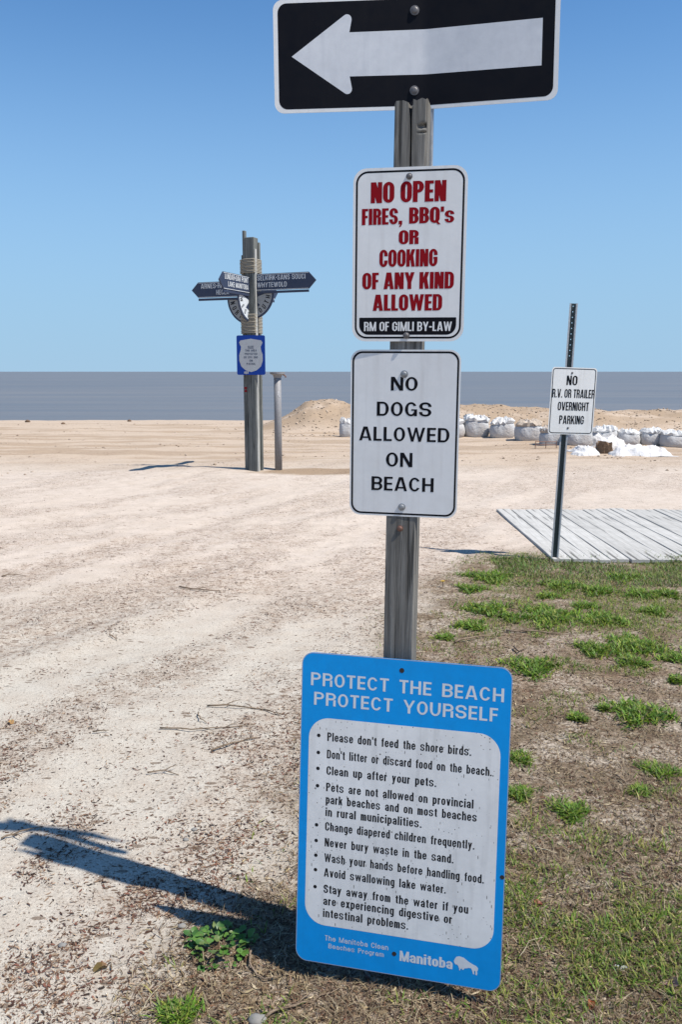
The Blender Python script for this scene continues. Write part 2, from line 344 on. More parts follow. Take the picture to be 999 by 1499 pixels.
# ---- heavy condensed lettering, drawn glyph by glyph
RZK = [1.15]
def glyph(ch, tx, ty):
    """returns (width, [quads]) in units of the cap height"""
    o = []
    def rc(x0, z0, x1, z1): o.append([(x0, z0), (x1, z0), (x1, z1), (x0, z1)])
    def dg(xa, za, xb, zb, t): o.append([(xa-t/2, za), (xa+t/2, za), (xb+t/2, zb), (xb-t/2, zb)])
    def rb(pairs, closed=False):
        m_ = len(pairs)
        for i in range(m_ if closed else m_-1):
            a, b_ = pairs[i], pairs[(i+1) % m_]; o.append([a[0], b_[0], b_[1], a[1]])
    def cn(x0, z0, x1, z1, which, n=6, k=.5):
        rx = min((x1-x0)*k, .26); rz = min((z1-z0)*.5, rx*RZK[0]); ix = max(rx-tx, .02)*.75+.012; iz = max(rz-ty, .02)*.75+.012
        d = {'TR': (x1, z1, 0), 'TL': (x0, z1, 90), 'BL': (x0, z0, 180), 'BR': (x1, z0, 270)}[which]
        sx = -1 if d[0] == x1 else 1; sz = -1 if d[1] == z1 else 1; r_ = []
        for i in range(n+1):
            a = R(d[2]+90*i/n)
            r_.append(((d[0]+sx*rx+rx*math.cos(a), d[1]+sz*rz+rz*math.sin(a)),
                       (d[0]+sx*(tx+ix)+ix*math.cos(a), d[1]+sz*(ty+iz)+iz*math.sin(a))))
        return r_
    def side(s, z, x0, x1): return ((x1, z), (x1-tx, z)) if s == 'R' else ((x0, z), (x0+tx, z))
    def tb(s, x, z0, z1): return ((x, z1), (x, z1-ty)) if s == 'T' else ((x, z0), (x, z0+ty))
    w_ = .52
    C_ = lambda q, x0, z0, x1, z1: cn(x0, z0, x1, z1, q)
    if ch in 'OQ':
        rb(C_('TR', 0, 0, w_, 1)+C_('TL', 0, 0, w_, 1)+C_('BL', 0, 0, w_, 1)+C_('BR', 0, 0, w_, 1), True)
        if ch == 'Q': dg(.33, .16, .5, -.09, .15)
    elif ch == 'C' and RZK[0] > 2: rb(C_('TR', 0, 0, w_, 1)[2:]+C_('TL', 0, 0, w_, 1)+C_('BL', 0, 0, w_, 1)+C_('BR', 0, 0, w_, 1)[:-2])
    elif ch == 'G' and RZK[0] > 2: rb(C_('TR', 0, 0, w_, 1)[2:]+C_('TL', 0, 0, w_, 1)+C_('BL', 0, 0, w_, 1)+C_('BR', 0, 0, w_, 1)[:-2]); rc(w_-tx*.95, .02, w_, .5); rc(w_*.52, .40, w_-tx*.95, .5)
    elif ch == 'C': rb([side('R', .62, 0, w_)]+C_('TR', 0, 0, w_, 1)+C_('TL', 0, 0, w_, 1)+C_('BL', 0, 0, w_, 1)+C_('BR', 0, 0, w_, 1)+[side('R', .38, 0, w_)])
    elif ch == 'G': rb([side('R', .64, 0, w_)]+C_('TR', 0, 0, w_, 1)+C_('TL', 0, 0, w_, 1)+C_('BL', 0, 0, w_, 1)+C_('BR', 0, 0, w_, 1)+[side('R', .42, 0, w_)]); rc(w_*.52, .42, w_, .42+ty*.8)
    elif ch == 'D': rc(0, 0, tx, 1); rb([tb('T', tx, 0, 1)]+C_('TR', 0, 0, w_, 1)[::-1]+C_('BR', 0, 0, w_, 1)[::-1]+[tb('B', tx, 0, 1)])
    elif ch in 'PRB':
        w_ = .5; rc(0, 0, tx, 1); z0 = .44
        rb([tb('T', tx, z0, 1)]+C_('TR', 0, z0, w_, 1)[::-1]+C_('BR', 0, z0, w_, 1)[::-1]+[tb('B', tx, z0, 1)])
        if ch == 'R': rc(w_-tx, 0, w_-.005, z0+.04)
        if ch == 'B': rb([tb('T', tx, 0, z0+ty)]+C_('TR', 0, 0, w_+.01, z0+ty)[::-1]+C_('BR', 0, 0, w_+.01, z0+ty)[::-1]+[tb('B', tx, 0, z0+ty)])
    elif ch in 'Sz' or ch == 's':
        k0 = len(o); m_ = w_/2; a = .5-ty/2; c = .5+ty/2
        rb([side('R', .68, 0, w_)]+C_('TR', 0, a, w_, 1)+C_('TL', 0, a, w_, 1)+C_('BL', 0, a, w_, 1)+[tb('B', m_, a, 1)])
        rb([tb('T', m_, 0, c)]+C_('TR', 0, 0, w_, c)[::-1]+C_('BR', 0, 0, w_, c)[::-1]+C_('BL', 0, 0, w_, c)[::-1]+[side('L', .32, 0, w_)])
        if ch == 's':
            for i in range(k0, len(o)): o[i] = [(x*.95, z*.76) for x, z in o[i]]
    elif ch == 'U': rb([side('L', 1, 0, w_)]+C_('BL', 0, 0, w_, 1)+C_('BR', 0, 0, w_, 1)+[side('R', 1, 0, w_)])
    elif ch == 'E': w_ = .4; rc(0, 0, tx, 1); rc(tx, 1-ty, w_, 1); rc(tx, .5-ty/2, w_*.93, .5+ty/2); rc(tx, 0, w_, ty)
    elif ch == 'F': w_ = .38; rc(0, 0, tx, 1); rc(tx, 1-ty, w_, 1); rc(tx, .5-ty/2, w_*.93, .5+ty/2)
    elif ch == 'L': w_ = .38; rc(0, 0, tx, 1); rc(tx, 0, w_, ty)
    elif ch == 'T': w_ = .44; rc(w_/2-tx/2, 0, w_/2+tx/2, 1-ty); rc(0, 1-ty, w_, 1)
    elif ch == 'I': w_ = tx; rc(0, 0, tx, 1)
    elif ch == 'H': rc(0, 0, tx, 1); rc(w_-tx, 0, w_, 1); rc(tx, .5-ty/2, w_-tx, .5+ty/2)
    elif ch == 'N': rc(0, 0, tx*.9, 1); rc(w_-tx*.9, 0, w_, 1); dg(w_-tx*.55, 0, tx*.55, 1, tx*1.1)
    elif ch == 'M': w_ = .68; rc(0, 0, tx*.85, 1); rc(w_-tx*.85, 0, w_, 1); dg(w_/2, 0, tx*.5, 1, tx*.9); dg(w_/2, 0, w_-tx*.5, 1, tx*.9)
    elif ch == 'W': w_ = .82; t = tx*.9; dg(.25, 0, t/2, 1, t); dg(.25, 0, w_/2, 1, t*.8); dg(w_-.25, 0, w_/2, 1, t*.8); dg(w_-.25, 0, w_-t/2, 1, t)
    elif ch == 'A': w_ = .58; t = tx*.95; dg(t/2, 0, w_/2-.03, 1, t); dg(w_-t/2, 0, w_/2+.03, 1, t); rc(w_*.27, .18, w_*.73, .18+ty*.8)
    elif ch == 'V': w_ = .56; t = tx*.95; dg(w_/2-.03, 0, t/2, 1, t); dg(w_/2+.03, 0, w_-t/2, 1, t)
    elif ch == 'Y': w_ = .56; t = tx*.95; rc(w_/2-tx/2, 0, w_/2+tx/2, .46); dg(w_/2, .38, t/2, 1, t); dg(w_/2, .38, w_-t/2, 1, t)
    elif ch == 'K': w_ = .54; rc(0, 0, tx, 1); dg(tx+.02, .36, w_-tx*.5, 1, tx); dg(w_-tx*.5, 0, tx+.1, .64, tx)
    elif ch == 'J': w_ = .4; rb([side('L', .3, 0, w_)]+C_('BL', 0, 0, w_, 1)+C_('BR', 0, 0, w_, 1)+[side('R', 1, 0, w_)])
    elif ch == ',': w_ = tx; rc(0, 0, tx, tx); dg(tx*.35, -.16, tx*.72, 0, tx*.5)
    elif ch == '.': w_ = tx*.9; rc(0, 0, tx*.9, tx*.9)
    elif ch == "'": w_ = tx*.8; rc(0, .68, tx*.8, 1)
    elif ch == '-': w_ = .28; rc(0, .38, w_, .38+ty*1.1)
    elif ch == '\u2022': w_ = .18; rc(0, .4, .18, .6)
    elif ch == ' ': w_ = .2
    elif ch.islower():
        xh = .74; w_ = .46; Cx = lambda q, z0=0, z1=xh, x1=w_: cn(0, z0, x1, z1, q)
        bowl = lambda: rb(Cx('TR')+Cx('TL')+Cx('BL')+Cx('BR'), True)
        arch = lambda x0, x1: (rb([tb('T', x0+tx*.9, 0, xh)]+cn(x0, 0, x1, xh, 'TR')[::-1]+[((x1, 0), (x1-tx, 0))]))
        if ch == 'o': bowl()
        elif ch == 'b': bowl(); rc(0, 0, tx, 1)
        elif ch == 'd': bowl(); rc(w_-tx, 0, w_, 1)
        elif ch == 'q': bowl(); rc(w_-tx, -.24, w_, xh)
        elif ch == 'p': bowl(); rc(0, -.24, tx, xh)
        elif ch == 'g': bowl(); rc(w_-tx, -.1, w_, xh); rb([side('R', 0, 0, w_)]+cn(0, -.25, w_, .2, 'BR')[::-1]+cn(0, -.25, w_, .2, 'BL')[::-1][:-3])
        elif ch == 'c': rb([side('R', xh*.66, 0, w_)]+Cx('TR')+Cx('TL')+Cx('BL')+Cx('BR')+[side('R', xh*.34, 0, w_)])
        elif ch == 'e': rb([side('R', xh*.44, 0, w_)]+Cx('TR')+Cx('TL')+Cx('BL')+Cx('BR')+[side('R', xh*.28, 0, w_)]); rc(tx*.8, xh*.44, w_-tx*.8, xh*.44+ty*.8)
        elif ch == 'a': rb([side('L', xh*.72, 0, w_)]+Cx('TL')[::-1]+Cx('TR')[::-1]+[side('R', 0, 0, w_)]); rb(cn(0, 0, w_, xh*.58, 'TL')+cn(0, 0, w_, xh*.58, 'BL')); rc(w_*.3, xh*.58-ty, w_-tx*.8, xh*.58); rc(w_*.4, 0, w_-tx*.8, ty*.9)
        elif ch == 'h': rc(0, 0, tx, 1); arch(0, w_)
        elif ch == 'n': rc(0, 0, tx, xh); arch(0, w_)
        elif ch == 'm': rc(0, 0, tx, xh); arch(0, w_*.88); arch(w_*.88-tx, w_*1.76-tx); w_ = w_*1.76-tx
        elif ch == 'r': w_ = .31; rc(0, 0, tx, xh); rb([tb('T', tx*.9, 0, xh)]+cn(0, xh*.3, w_, xh, 'TR')[::-1])
        elif ch == 'u': rc(w_-tx, 0, w_, xh); rb([side('L', xh, 0, w_)]+Cx('BL')+[tb('B', w_-tx*.9, 0, xh)])
        elif ch == 'i': w_ = tx; rc(0, 0, tx, xh); rc(0, .84, tx, 1)
        elif ch == 'l': w_ = tx; rc(0, 0, tx, 1)
        elif ch == 't': w_ = .30; rc(.07, .1, .07+tx, .92); rc(0, xh-ty*.8, w_, xh); rb(cn(.07, 0, w_+.12, xh, 'BL')[:-1]+[((w_, 0), (w_, ty))])
        elif ch == 'f': w_ = .30; rc(.06, 0, .06+tx, .85); rc(0, xh-ty*.8, w_, xh); rb([((w_, 1), (w_, 1-ty))]+cn(.06, .3, w_+.12, 1, 'TL')[1:])
        elif ch == 'k': w_ = .44; rc(0, 0, tx, 1); dg(tx+.03, .26, w_-tx*.5, xh, tx*.95); dg(w_-tx*.5, 0, tx+.09, .46, tx*.95)
        elif ch == 'x': w_ = .44; dg(tx/2, 0, w_-tx/2, xh, tx); dg(w_-tx/2, 0, tx/2, xh, tx)
        elif ch == 'v': w_ = .46; dg(w_/2-.02, 0, tx/2, xh, tx*.9); dg(w_/2+.02, 0, w_-tx/2, xh, tx*.9)
        elif ch == 'y': w_ = .46; dg(w_/2-.02, 0, tx/2, xh, tx*.9); dg(w_*.28, -.24, w_-tx/2, xh, tx*.9); rc(.04, -.24, w_*.3, -.24+ty*.8)
        elif ch == 'w': w_ = .70; t = tx*.82; dg(.2, 0, t/2, xh, t); dg(.2, 0, w_/2, xh, t*.8); dg(w_-.2, 0, w_/2, xh, t*.8); dg(w_-.2, 0, w_-t/2, xh, t)
    return w_, o
def heavy(name, s, x0, x1, z0, cap, y, mt, parent, tx=.19, ty=.15, gap=.05, bend=None, cuts=(), rnd=1.15, space=.2):
    RZK[0] = rnd; polys = []; x = 0
    for i, ch in enumerate(s):
        w_, o = glyph(ch, tx, ty)
        if ch == ' ': w_ = space
        for q in o: polys.append([(x+a, c) for a, c in q])
        x += w_+gap
    W_ = x-gap; k = (x1-x0)/W_
    return flat(name, [[(x0+a*k, z0+c*cap) for a, c in q] for q in polys], y, mt, parent, bend, cuts)
def disc_bolt(parent, x, z, r, mt, y=0, n=14, name='bolt', washer=True, bend=None):
    bm = bmesh.new()
    prof = ([(r, 0), (r, .0018), (r*.72, .0022)] if washer else [(r*.75, 0)])+[(r*.68, .0035), (r*.5, .0048), (r*.22, .0054)]
    rings = [[bm.verts.new((x+q*math.cos(2*math.pi*k/n), y-h, z+q*math.sin(2*math.pi*k/n))) for k in range(n)] for q, h in prof]
    for a, c in zip(rings, rings[1:]):
        for k in range(n): bm.faces.new((a[k], a[(k+1) % n], c[(k+1) % n], c[k]))
    bm.faces.new(rings[-1])
    if bend:
        for v_ in bm.verts: v_.co = bend(v_.co)
    return frombm(name, bm, mt, parent, smooth=False)
# ================================================================== THE SETTING
def warp(n, lim, d0, dens):
    t = np.linspace(-1, 1, n); k = math.asinh(lim/d0); return d0*np.sinh(t*k)
nx = 620; xs = warp(nx, 3500, 2.6, 1)
ya = np.linspace(1.7, 8.6, 270); yb = 8.6+np.cumsum(np.linspace(.03, .10, 150)); yc = yb[-1]+np.cumsum(np.linspace(.10, .10, 215)); yd = yc[-1]+np.cumsum(np.geomspace(.2, 60, 30))
y0_ = 1.7-np.cumsum(np.geomspace(.06, 150, 45))[::-1]
ys_ = np.concatenate([y0_, ya, yb, yc, yd]); ny = len(ys_)
X, Y = np.meshgrid(xs, ys_); Z = gh(X, Y)
V = np.stack([X, Y, Z], -1).reshape(-1, 3)
i = np.arange(nx-1)[None, :]+np.arange(ny-1)[:, None]*nx
Fq = np.stack([i, i+1, i+1+nx, i+nx], -1).reshape(-1, 4)
g = npmesh('ground', V, Fq, 4, M['ground'], smooth=True); tag(g, kind='structure')
def pt_attr(o, name, val):
    a = o.data.attributes.new(name, 'FLOAT', 'POINT'); a.data.foreach_set('value', val.ravel().astype(np.float32))
pt_attr(g, 'dirt', dirt(X, Y)); pt_attr(g, 'litter', np.clip(litter(X, Y)+dirt(X, Y)*.5, 0, 1))
pt_attr(g, 'turf', (sst(5.2, 6.6, Y)*sst(.8, 1.6, X)*.9+sst(3.6, 2.4, Y)*sst(0, .6, X)*.45)*sst(.36, .56, fbm(X*1.3, Y*3.4, 58, 5)))
pt_attr(g, 'far', sst(15, 19, Y)*.8)
pt_attr(g, 'near', sst(8.5, 4.5, Y))
pt_attr(g, 'pink', sst(16.4, 15.3, Y+(fbm(X*.5, Y*.5, 31)-.5)*1.4)*sst(5.5, 8.5, Y)*.7)
wx, wy = P(470, 690).x, P(470, 690).y
wet_shade = sst(1.0, .35, ((X-wx)/1.6)**2+((Y-wy)/.62)**2+(fbm(X*2.5, Y*2.5, 33)-.5)*.7)*.85
wet_shade = np.maximum(wet_shade, sst(24.6, 26, Y)*sst(.40, .58, fbm(X*.9, Y*.9, 35, 3))*.6*(np.interp(X, RX, RH) > .1))  # mound patches: shading and damp together put into the brown colour
wet_shade = np.maximum(wet_shade, sst(16, 18.5, Y)*sst(.5, .62, fbm(X*.35, Y*3.2, 36, 3))*.28*sst(31, 29, Y)*1.6)  # darker brown bands across the far beach
pt_attr(g, 'wet_shade', wet_shade)
# lake
wv = [(-40000, 30.6, -.62), (40000, 30.6, -.62), (40000, 45000, -.62), (-40000, 45000, -.62)]
lake = fromdata('lake', wv, [(0, 1, 2, 3)], M['water']); tag(lake, kind='structure')

# ================================================================== MAIN POST AND ITS SIGNS
YAW = R(-12)
post = empty('sign_post', (.163, 2.425, 0), (0, R(.68), YAW))
tag(post, 'square weathered grey wooden post with a split top carrying the signs in the foreground', 'post')
# timber with a deep crack down its upper half: front profile changes with height
hw = .0435
def sect(z):
    # crack width and depth, knot, waney left edge
    cw = .0005+.0021*sst(1.9, 2.3, z)+.0035*sst(2.455, 2.497, z)+.0005*math.sin(z*31)*sst(2.0, 2.3, z); cd = .004+.04*sst(1.7, 2.2, z)
    if z < 1.25: cw = .0004; cd = .001
    cx = .004+.0035*math.sin(z*9+1)+.001*math.sin(z*37)
    wl = .0035+.0075*sst(2.40, 2.32, z)*sst(1.9, 2.2, z)+.001*math.sin(z*23)
    kn = .011*math.exp(-((z-2.436)/.006)**2)+.006*math.exp(-((z-2.420)/.0025)**2)
    return [(-hw, -hw+.008), (-hw+wl*.6, -hw+.0035), (-hw+wl, -hw), (-hw*.45, -hw-.0006), (cx-cw, -hw), (cx-cw*.4, -hw+cd), (cx+cw*.4, -hw+cd), (cx+cw, -hw), (.016, -hw), (.030, -hw+kn), (hw-.004, -hw+kn*.8), (hw, -hw+.004), (hw, 0), (hw, hw), (0, hw), (-hw, hw)]
bm = bmesh.new(); zs = [-.25]+[k*.05 for k in range(0, 44)]+[2.2+k*.01 for k in range(0, 30)]+[2.415+k*.0025 for k in range(16)]+[2.499]; rings = []
zs = sorted(set(round(q, 4) for q in zs))
for z in zs:
    s_ = sect(float(z)); last = z == zs[-1]
    rings.append([bm.verts.new((a, c, z+(.004 if a > .01 else -.002 if a < -.02 else 0)*(1 if last else 0)+(.004*math.sin(a*300) if last else 0))) for a, c in s_])
n = len(rings[0])
for a, c in zip(rings, rings[1:]):
    for k in range(n): bm.faces.new((a[k], a[(k+1) % n], c[(k+1) % n], c[k]))
bm.faces.new(rings[-1]); frombm('timber', bm, M['post'], post)
disc_bolt(post, -.002, 1.362, .009, M['rust'], y=-hw-.0005, name='screw', washer=True)
# steel channel bolted behind the timber, it carries the arrow sign
chn = empty('steel_post', (.196, 2.487, 0), (0, R(.35), YAW)); tag(chn, 'galvanised steel channel fixed behind the top of the wooden post, holding the arrow sign', 'post')
bm = bmesh.new(); bx(bm, (0.012, -.0015, 2.36), (.056, .003, .90)); bx(bm, (-.0165, .010, 2.36), (.003, .020, .90)); bx(bm, (.0405, .010, 2.36), (.003, .020, .90)); frombm('channel', bm, M['galv'], chn)

def sign(name, q, label, w_, h_, rad, mt=None):
    e = empty(name, q[:3]); e.rotation_mode = 'XYZ'
    # plate turned by yaw, then pitch, then roll about its own centre
    mx = Matrix.Rotation(q[3], 3, 'Z') @ Matrix.Rotation(q[5], 3, 'X') @ Matrix.Rotation(q[4], 3, 'Y')
    e.rotation_euler = mx.to_euler(); tag(e, label, 'sign')
    solid('plate', rrect(-w_/2, -h_/2, w_/2, h_/2, rad), 0, .0022, mt or M['white'], e)
    return e
# --- NO OPEN FIRES
W_, H_ = .305, .4522
s1 = sign('fire_ban_sign', [.1815, 2.372, 2.1075, -.19, .0068, .0], 'white sign with red NO OPEN FIRES lettering under the arrow sign', W_, H_, .036)
o_ = rrect(-W_/2+.0075, -H_/2+.0075, W_/2-.0075, H_/2-.0075, .032); i_ = rrect(-W_/2+.0126, -H_/2+.0126, W_/2-.0126, H_/2-.0126, .027)
ring('border', o_, i_, -.00015, M['black'], s1)
for s_, a, c, z, cp in (("NO OPEN", -.1045, .0967, .1365, .0535), ("FIRES,", -.1282, -.0186, .0808, .0420), ("BBQ's", -.0004, .1207, .0818, .0415), ("OR", -.0272, .0265, .029, .0366),
                        ("COOKING", -.0789, .0779, -.0292, .0453), ("OF ANY KIND", -.125, .1231, -.0875, .0440), ("ALLOWED", -.0955, .0933, -.1446, .0432)):
    heavy('lettering', s_, a, c, z, cp, -.0003, M['red'], s1, .22, .155, .04)
flat('print_band', [rrect(-.1325, -.2085, .132, -.1625, .01, rs=(.002, .002, .026, .026))], -.00015, M['black'], s1)
heavy('lettering', "RM OF GIMLI BY-LAW", -.119, .1208, -.1985, .0245, -.0003, M['white'], s1, .17, .13, .07)
for z, r_ in ((.2019, .0085), (-.2104, .009)): disc_bolt(s1, -.0018, z, r_, M['bolt'], y=-.0004)
# --- NO DOGS
H_ = .4627
s2 = sign('dog_ban_sign', [.1749, 2.3765, 1.6279, -.22, .0071, .0], 'white sign with black NO DOGS ALLOWED ON BEACH lettering on the wooden post', W_, H_, .03)
ring('border', rrect(-W_/2+.0045, -H_/2+.0045, W_/2-.0045, H_/2-.0045, .028), rrect(-W_/2+.0096, -H_/2+.0096, W_/2-.0096, H_/2-.0096, .024), -.00015, M['black'], s2)
for s_, a, c, z, cp in (("NO", -.0386, .0361, .1202, .0377), ("DOGS", -.0772, .0754, .0502, .0392), ("ALLOWED", -.1266, .1268, -.0195, .0392), ("ON", -.0492, .0257, -.091, .0400), ("BEACH", -.0895, .0866, -.159, .0392)):
    heavy('lettering', s_, a, c, z, cp, -.0003, M['black'], s2, .138, .145, .085, rnd=2.2)
for z in (.1651, -.2044): disc_bolt(s2, -.0018, z, .0105, M['zinc'], y=-.0004)
# --- PROTECT THE BEACH
W_, H_ = .61, .9412
s3 = sign('beach_rules_sign', [.1709, 2.2989, .5181, -.2325, .0031, -.0981], 'large blue PROTECT THE BEACH rules sign fixed low on the wooden post near the ground', W_, H_, .035, M['blue'])
ring('rim', rrect(-W_/2+.0005, -H_/2+.0005, W_/2-.0005, H_/2-.0005, .0345), rrect(-W_/2+.002, -H_/2+.002, W_/2-.002, H_/2-.002, .033), -.00015, M['alu'], s3)
flat('print_panel', [rrect(-.279, -.352, .2797, .278, .062, 9)], -.00015, M['panelwhite'], s3)
for s_, a, c, z in (("PROTECT THE BEACH", -.2766, .2832, .3725), ("PROTECT YOURSELF", -.2658, .2682, .315)):
    heavy('lettering', s_, a, c, z, .0388, -.0003, M['print'], s3, .128, .15, .10, rnd=2.2, space=.32)
LN = [("Please don't feed the shore birds.", .1979, .2101), ("Don't litter or discard food on the beach.", .2573, .158), ("Clean up after your pets.", .1021, .1088),
      ("Pets are not allowed on provincial", .2098, .0586), ("park beaches and on most beaches", .2209, .0212), ("in rural municipalities.", .0634, -.0166), ("Change diapered children frequently.", .2168, -.0606),
      ("Never bury waste in the sand.", .1587, -.1092), ("Wash your hands before handling food.", .2469, -.1563), ("Avoid swallowing lake water.", .14, -.2016), ("Stay away from the water if you", .206, -.2516),
      ("are experiencing digestive or", .161, -.2883), ("intestinal problems.", .0343, -.326)]
for s_, c, z in LN: heavy('lettering', s_, -.2226, c, z, .0258, -.0003, M['text'], s3, .18, .14, .10, space=.36)
def circ(x, z, r, n=10): return [(x+r*math.cos(2*math.pi*k/n), z+r*math.sin(2*math.pi*k/n)) for k in range(n)]
for z in (.224, .1726, .1245, .072, -.0471, -.095, -.1401, -.1845, -.2369): flat('bullet_point', [circ(-.249, z, .0056)], -.0003, M['text'], s3)
heavy('lettering', "The Manitoba Clean", -.2147, -.0225, -.3975, .0160, -.0003, M['print'], s3, .12, .13, .12, rnd=1.5, space=.3)
heavy('lettering', "Beaches Program", -.2033, -.0351, -.4202, .0146, -.0003, M['print'], s3, .12, .13, .12, rnd=1.5, space=.3)
heavy('lettering', "Manitoba", .0121, .167, -.4236, .031, -.0003, M['print'], s3, .19, .16, .05)
bis = [(0, .62), (.05, .80), (.10, .93), (.22, 1.0), (.40, .97), (.60, .78), (.78, .66), (.92, .60), (1.0, .48), (.99, .34), (.96, .26), (.98, .12), (.95, .0), (.90, .03), (.90, .22), (.85, .30), (.84, .16), (.86, .04), (.80, .04), (.77, .22), (.72, .38),
       (.62, .38), (.55, .33), (.44, .28), (.42, .20), (.36, .16), (.34, .24), (.28, .20), (.27, .10), (.24, .08), (.23, .20), (.19, .36), (.13, .44), (.07, .42), (.03, .50)]
flat('bison_emblem', [[(.170+x*.070, -.4265+z*.046-x*.004) for x, z in bis]], -.0003, M['print'], s3)
flat('bolt_hole', [circ(-.0074, .4385, .0085*.85, 12)], -.0005, M['hole'], s3)
flat('bolt_hole', [circ(-.0044, -.4053, .008*.85, 12)], -.0005, M['hole'], s3)
flat('bolt_hole', [circ(.2975, -.1304, .0075*.85, 12)], -.0005, M['hole'], s3)
# --- arrow sign: two halves folded round the post
FOLD, DEL = .2067, R(8.5)
def bend(co):
    s_, y, z = co; d = s_-FOLD
    if d <= -.012: return Vector((s_, y, z))
    t = min(1, (d+.012)/.024); a = DEL*t
    if d < .012: x = FOLD-.012+(d+.012)*math.cos(a/2); yy = -(d+.012)*math.sin(a/2)
    else: x = FOLD-.012+.024*math.cos(DEL/2)+(d-.012)*math.cos(DEL); yy = -.024*math.sin(DEL/2)-(d-.012)*math.sin(DEL)
    return Vector((x+y*math.sin(a), yy+y*math.cos(a), z))
AQ = [.0214, 2.490, 2.649, -.068, -.0084, 0]
CUT = [FOLD-.012+k*.004 for k in range(7)]
s4 = empty('arrow_sign', AQ[:3]); s4.rotation_euler = (Matrix.Rotation(AQ[3], 3, 'Z') @ Matrix.Rotation(AQ[4], 3, 'Y')).to_euler()
tag(s4, 'black one-way sign with a white arrow pointing left, bent, topmost above the wooden post', 'sign')
L0, L1, ZB, ZT = -.2058, .2067+.352, -.1445, .1445
solid('plate', rrect(L0, ZB, L1, ZT, .026), 0, .0022, M['white'], s4, bend, CUT)
flat('print_field', [rrect(L0+.0125, ZB+.0095, L1-.0125, ZT-.0095, .024)], -.0002, M['black'], s4, bend, CUT)
HZ = .105; tip = -.1565
def arc(cx, cz, r, a0, a1, n=6): return [(cx+r*math.cos(R(a0+(a1-a0)*k/n)), cz+r*math.sin(R(a0+(a1-a0)*k/n))) for k in range(n+1)]
arrow = [(tip, 0)]+arc(-.0045, .0895, .0125, 128, -8)+[(.0018, .0565), (L1-.044, .0585), (L1-.044, -.0575), (.0018, -.0550)]+arc(-.0045, -.0875, .0125, 8, -128)
flat('arrow_print', [arrow], -.0004, M['silver'], s4, bend, CUT)
for z in (.105, -.0965): disc_bolt(s4, .178, z, .0125, M['bolt'], y=-.0012)

# ================================================================== PARKING SIGN
pk = empty('parking_sign', (P(812, 820).x, P(812, 820).y, 0)); tag(pk, 'white NO R.V. OR TRAILER OVERNIGHT PARKING sign on a leaning post by the boardwalk', 'sign')
lean = Matrix.Rotation(R(1.85), 4, 'Y')
poste = empty('channel_post', (0, 0, 0)); poste.parent = pk; poste.rotation_euler = (0, R(1.85), R(-6))
# U-channel with a punched web
zt = 2.42; bm = bmesh.new(); wv_ = .021; 
def webq(x0, x1, z0, z1): bx(bm, ((x0+x1)/2, 0, (z0+z1)/2), (x1-x0, .003, z1-z0))
z = -.3
webq(-wv_, -.004, -.3, zt); webq(.004, wv_, -.3, zt)
webq(-.004, .004, -.3, 1.9); z = 1.9
while z < zt-.06:
    webq(-.004, .004, z, z+.041); z += .05
webq(-.004, .004, z, zt)
frombm('web', bm, M['green'], poste)
bm = bmesh.new()
for s_ in (-1, 1):
    bx(bm, (s_*(wv_+.0015), -.010, (zt-.3)/2), (.003, .026, zt+.3)); bx(bm, (s_*(wv_+.009), -.0235, (zt-.3)/2), (.013, .003, zt+.3))
frombm('flange', bm, M['galv'], poste)
pl = empty('sign_plate', (2.1672-pk.location.x, 8.04-pk.location.y, 1.5277)); pl.parent = pk
pl.rotation_euler = (Matrix.Rotation(R(9), 3, 'Z') @ Matrix.Rotation(.031, 3, 'Y')).to_euler()
W_, H_ = .4455, .6206
solid('plate', rrect(-W_/2, -H_/2, W_/2, H_/2, .03), 0, .003, M['white'], pl)
ring('border', rrect(-W_/2+.010, -H_/2+.010, W_/2-.010, H_/2-.010, .028), rrect(-W_/2+.0165, -H_/2+.0165, W_/2-.0165, H_/2-.0165, .022), -.001, M['black'], pl)
for s_, a, c, z, cp in (("NO", -.0725, .0335, .148, .087), ("R.V. OR TRAILER", -.2043, .2141, .031, .079), ("OVERNIGHT", -.1425, .1648, -.087, .079), ("PARKING", -.1189, .1256, -.213, .079)):
    heavy('lettering', s_, a, c, z, cp, -.0015, M['black'], pl, .165, .13, .085)
for x, z in ((-.0237, .2598), (-.0273, -.2502)): disc_bolt(pl, x, z, .010, M['bolt'], y=-.001)

# ================================================================== TOTEM
TP = P(371, 688); TYAW = R(-22)
tt = empty('direction_totem', (TP.x, TP.y, gz(TP.x, TP.y)), (0, 0, TYAW)); tag(tt, 'tall grey timber direction totem with rope wraps and navy town arrows on the beach', 'signpost')
def timber(x, y, sx, sy, h):
    bm = bmesh.new(); bx(bm, (x, y, h/2-.15), (sx, sy, h+.3)); return frombm('timber', bm, M['totem'], tt, bevel=.006)
timber(.035, 0, .175, .175, 4.15); timber(-.108, .03, .105, .11, 3.86); timber(.075, .12, .13, .06, 4.08)
bm = bmesh.new(); bx(bm, (-.079, -.045, 4.03), (.046, .075, .48)); frombm('timber', bm, M['totem'], tt, bevel=.004)
bm = bmesh.new(); bx(bm, (.1335, -.035, 1.9), (.020, .075, 4.1)); frombm('timber', bm, M['pale'], tt, bevel=.003)  # thin pale board added so the lit right side shows as a bright strip
bm = bmesh.new(); bx(bm, (-.052, -.070, 1.6), (.010, .030, 3.5)); frombm('seam_strip', bm, M['totemdark'], tt)  # dark strip added along the seam to set left and middle timbers apart
def hull(r):
    pts = [(-.17, -.035), (-.055, -.10), (.13, -.10), (.135, .17), (.0, .19), (-.10, .17), (-.17, .09)]
    res = []
    for k, p in enumerate(pts):
        a = Vector(p); q = Vector(pts[(k+1) % len(pts)])
        for t in (0, .33, .66): res.append(a.lerp(q, t))
    return [(p.x*(1+r), p.y*(1+r)) for p in res]
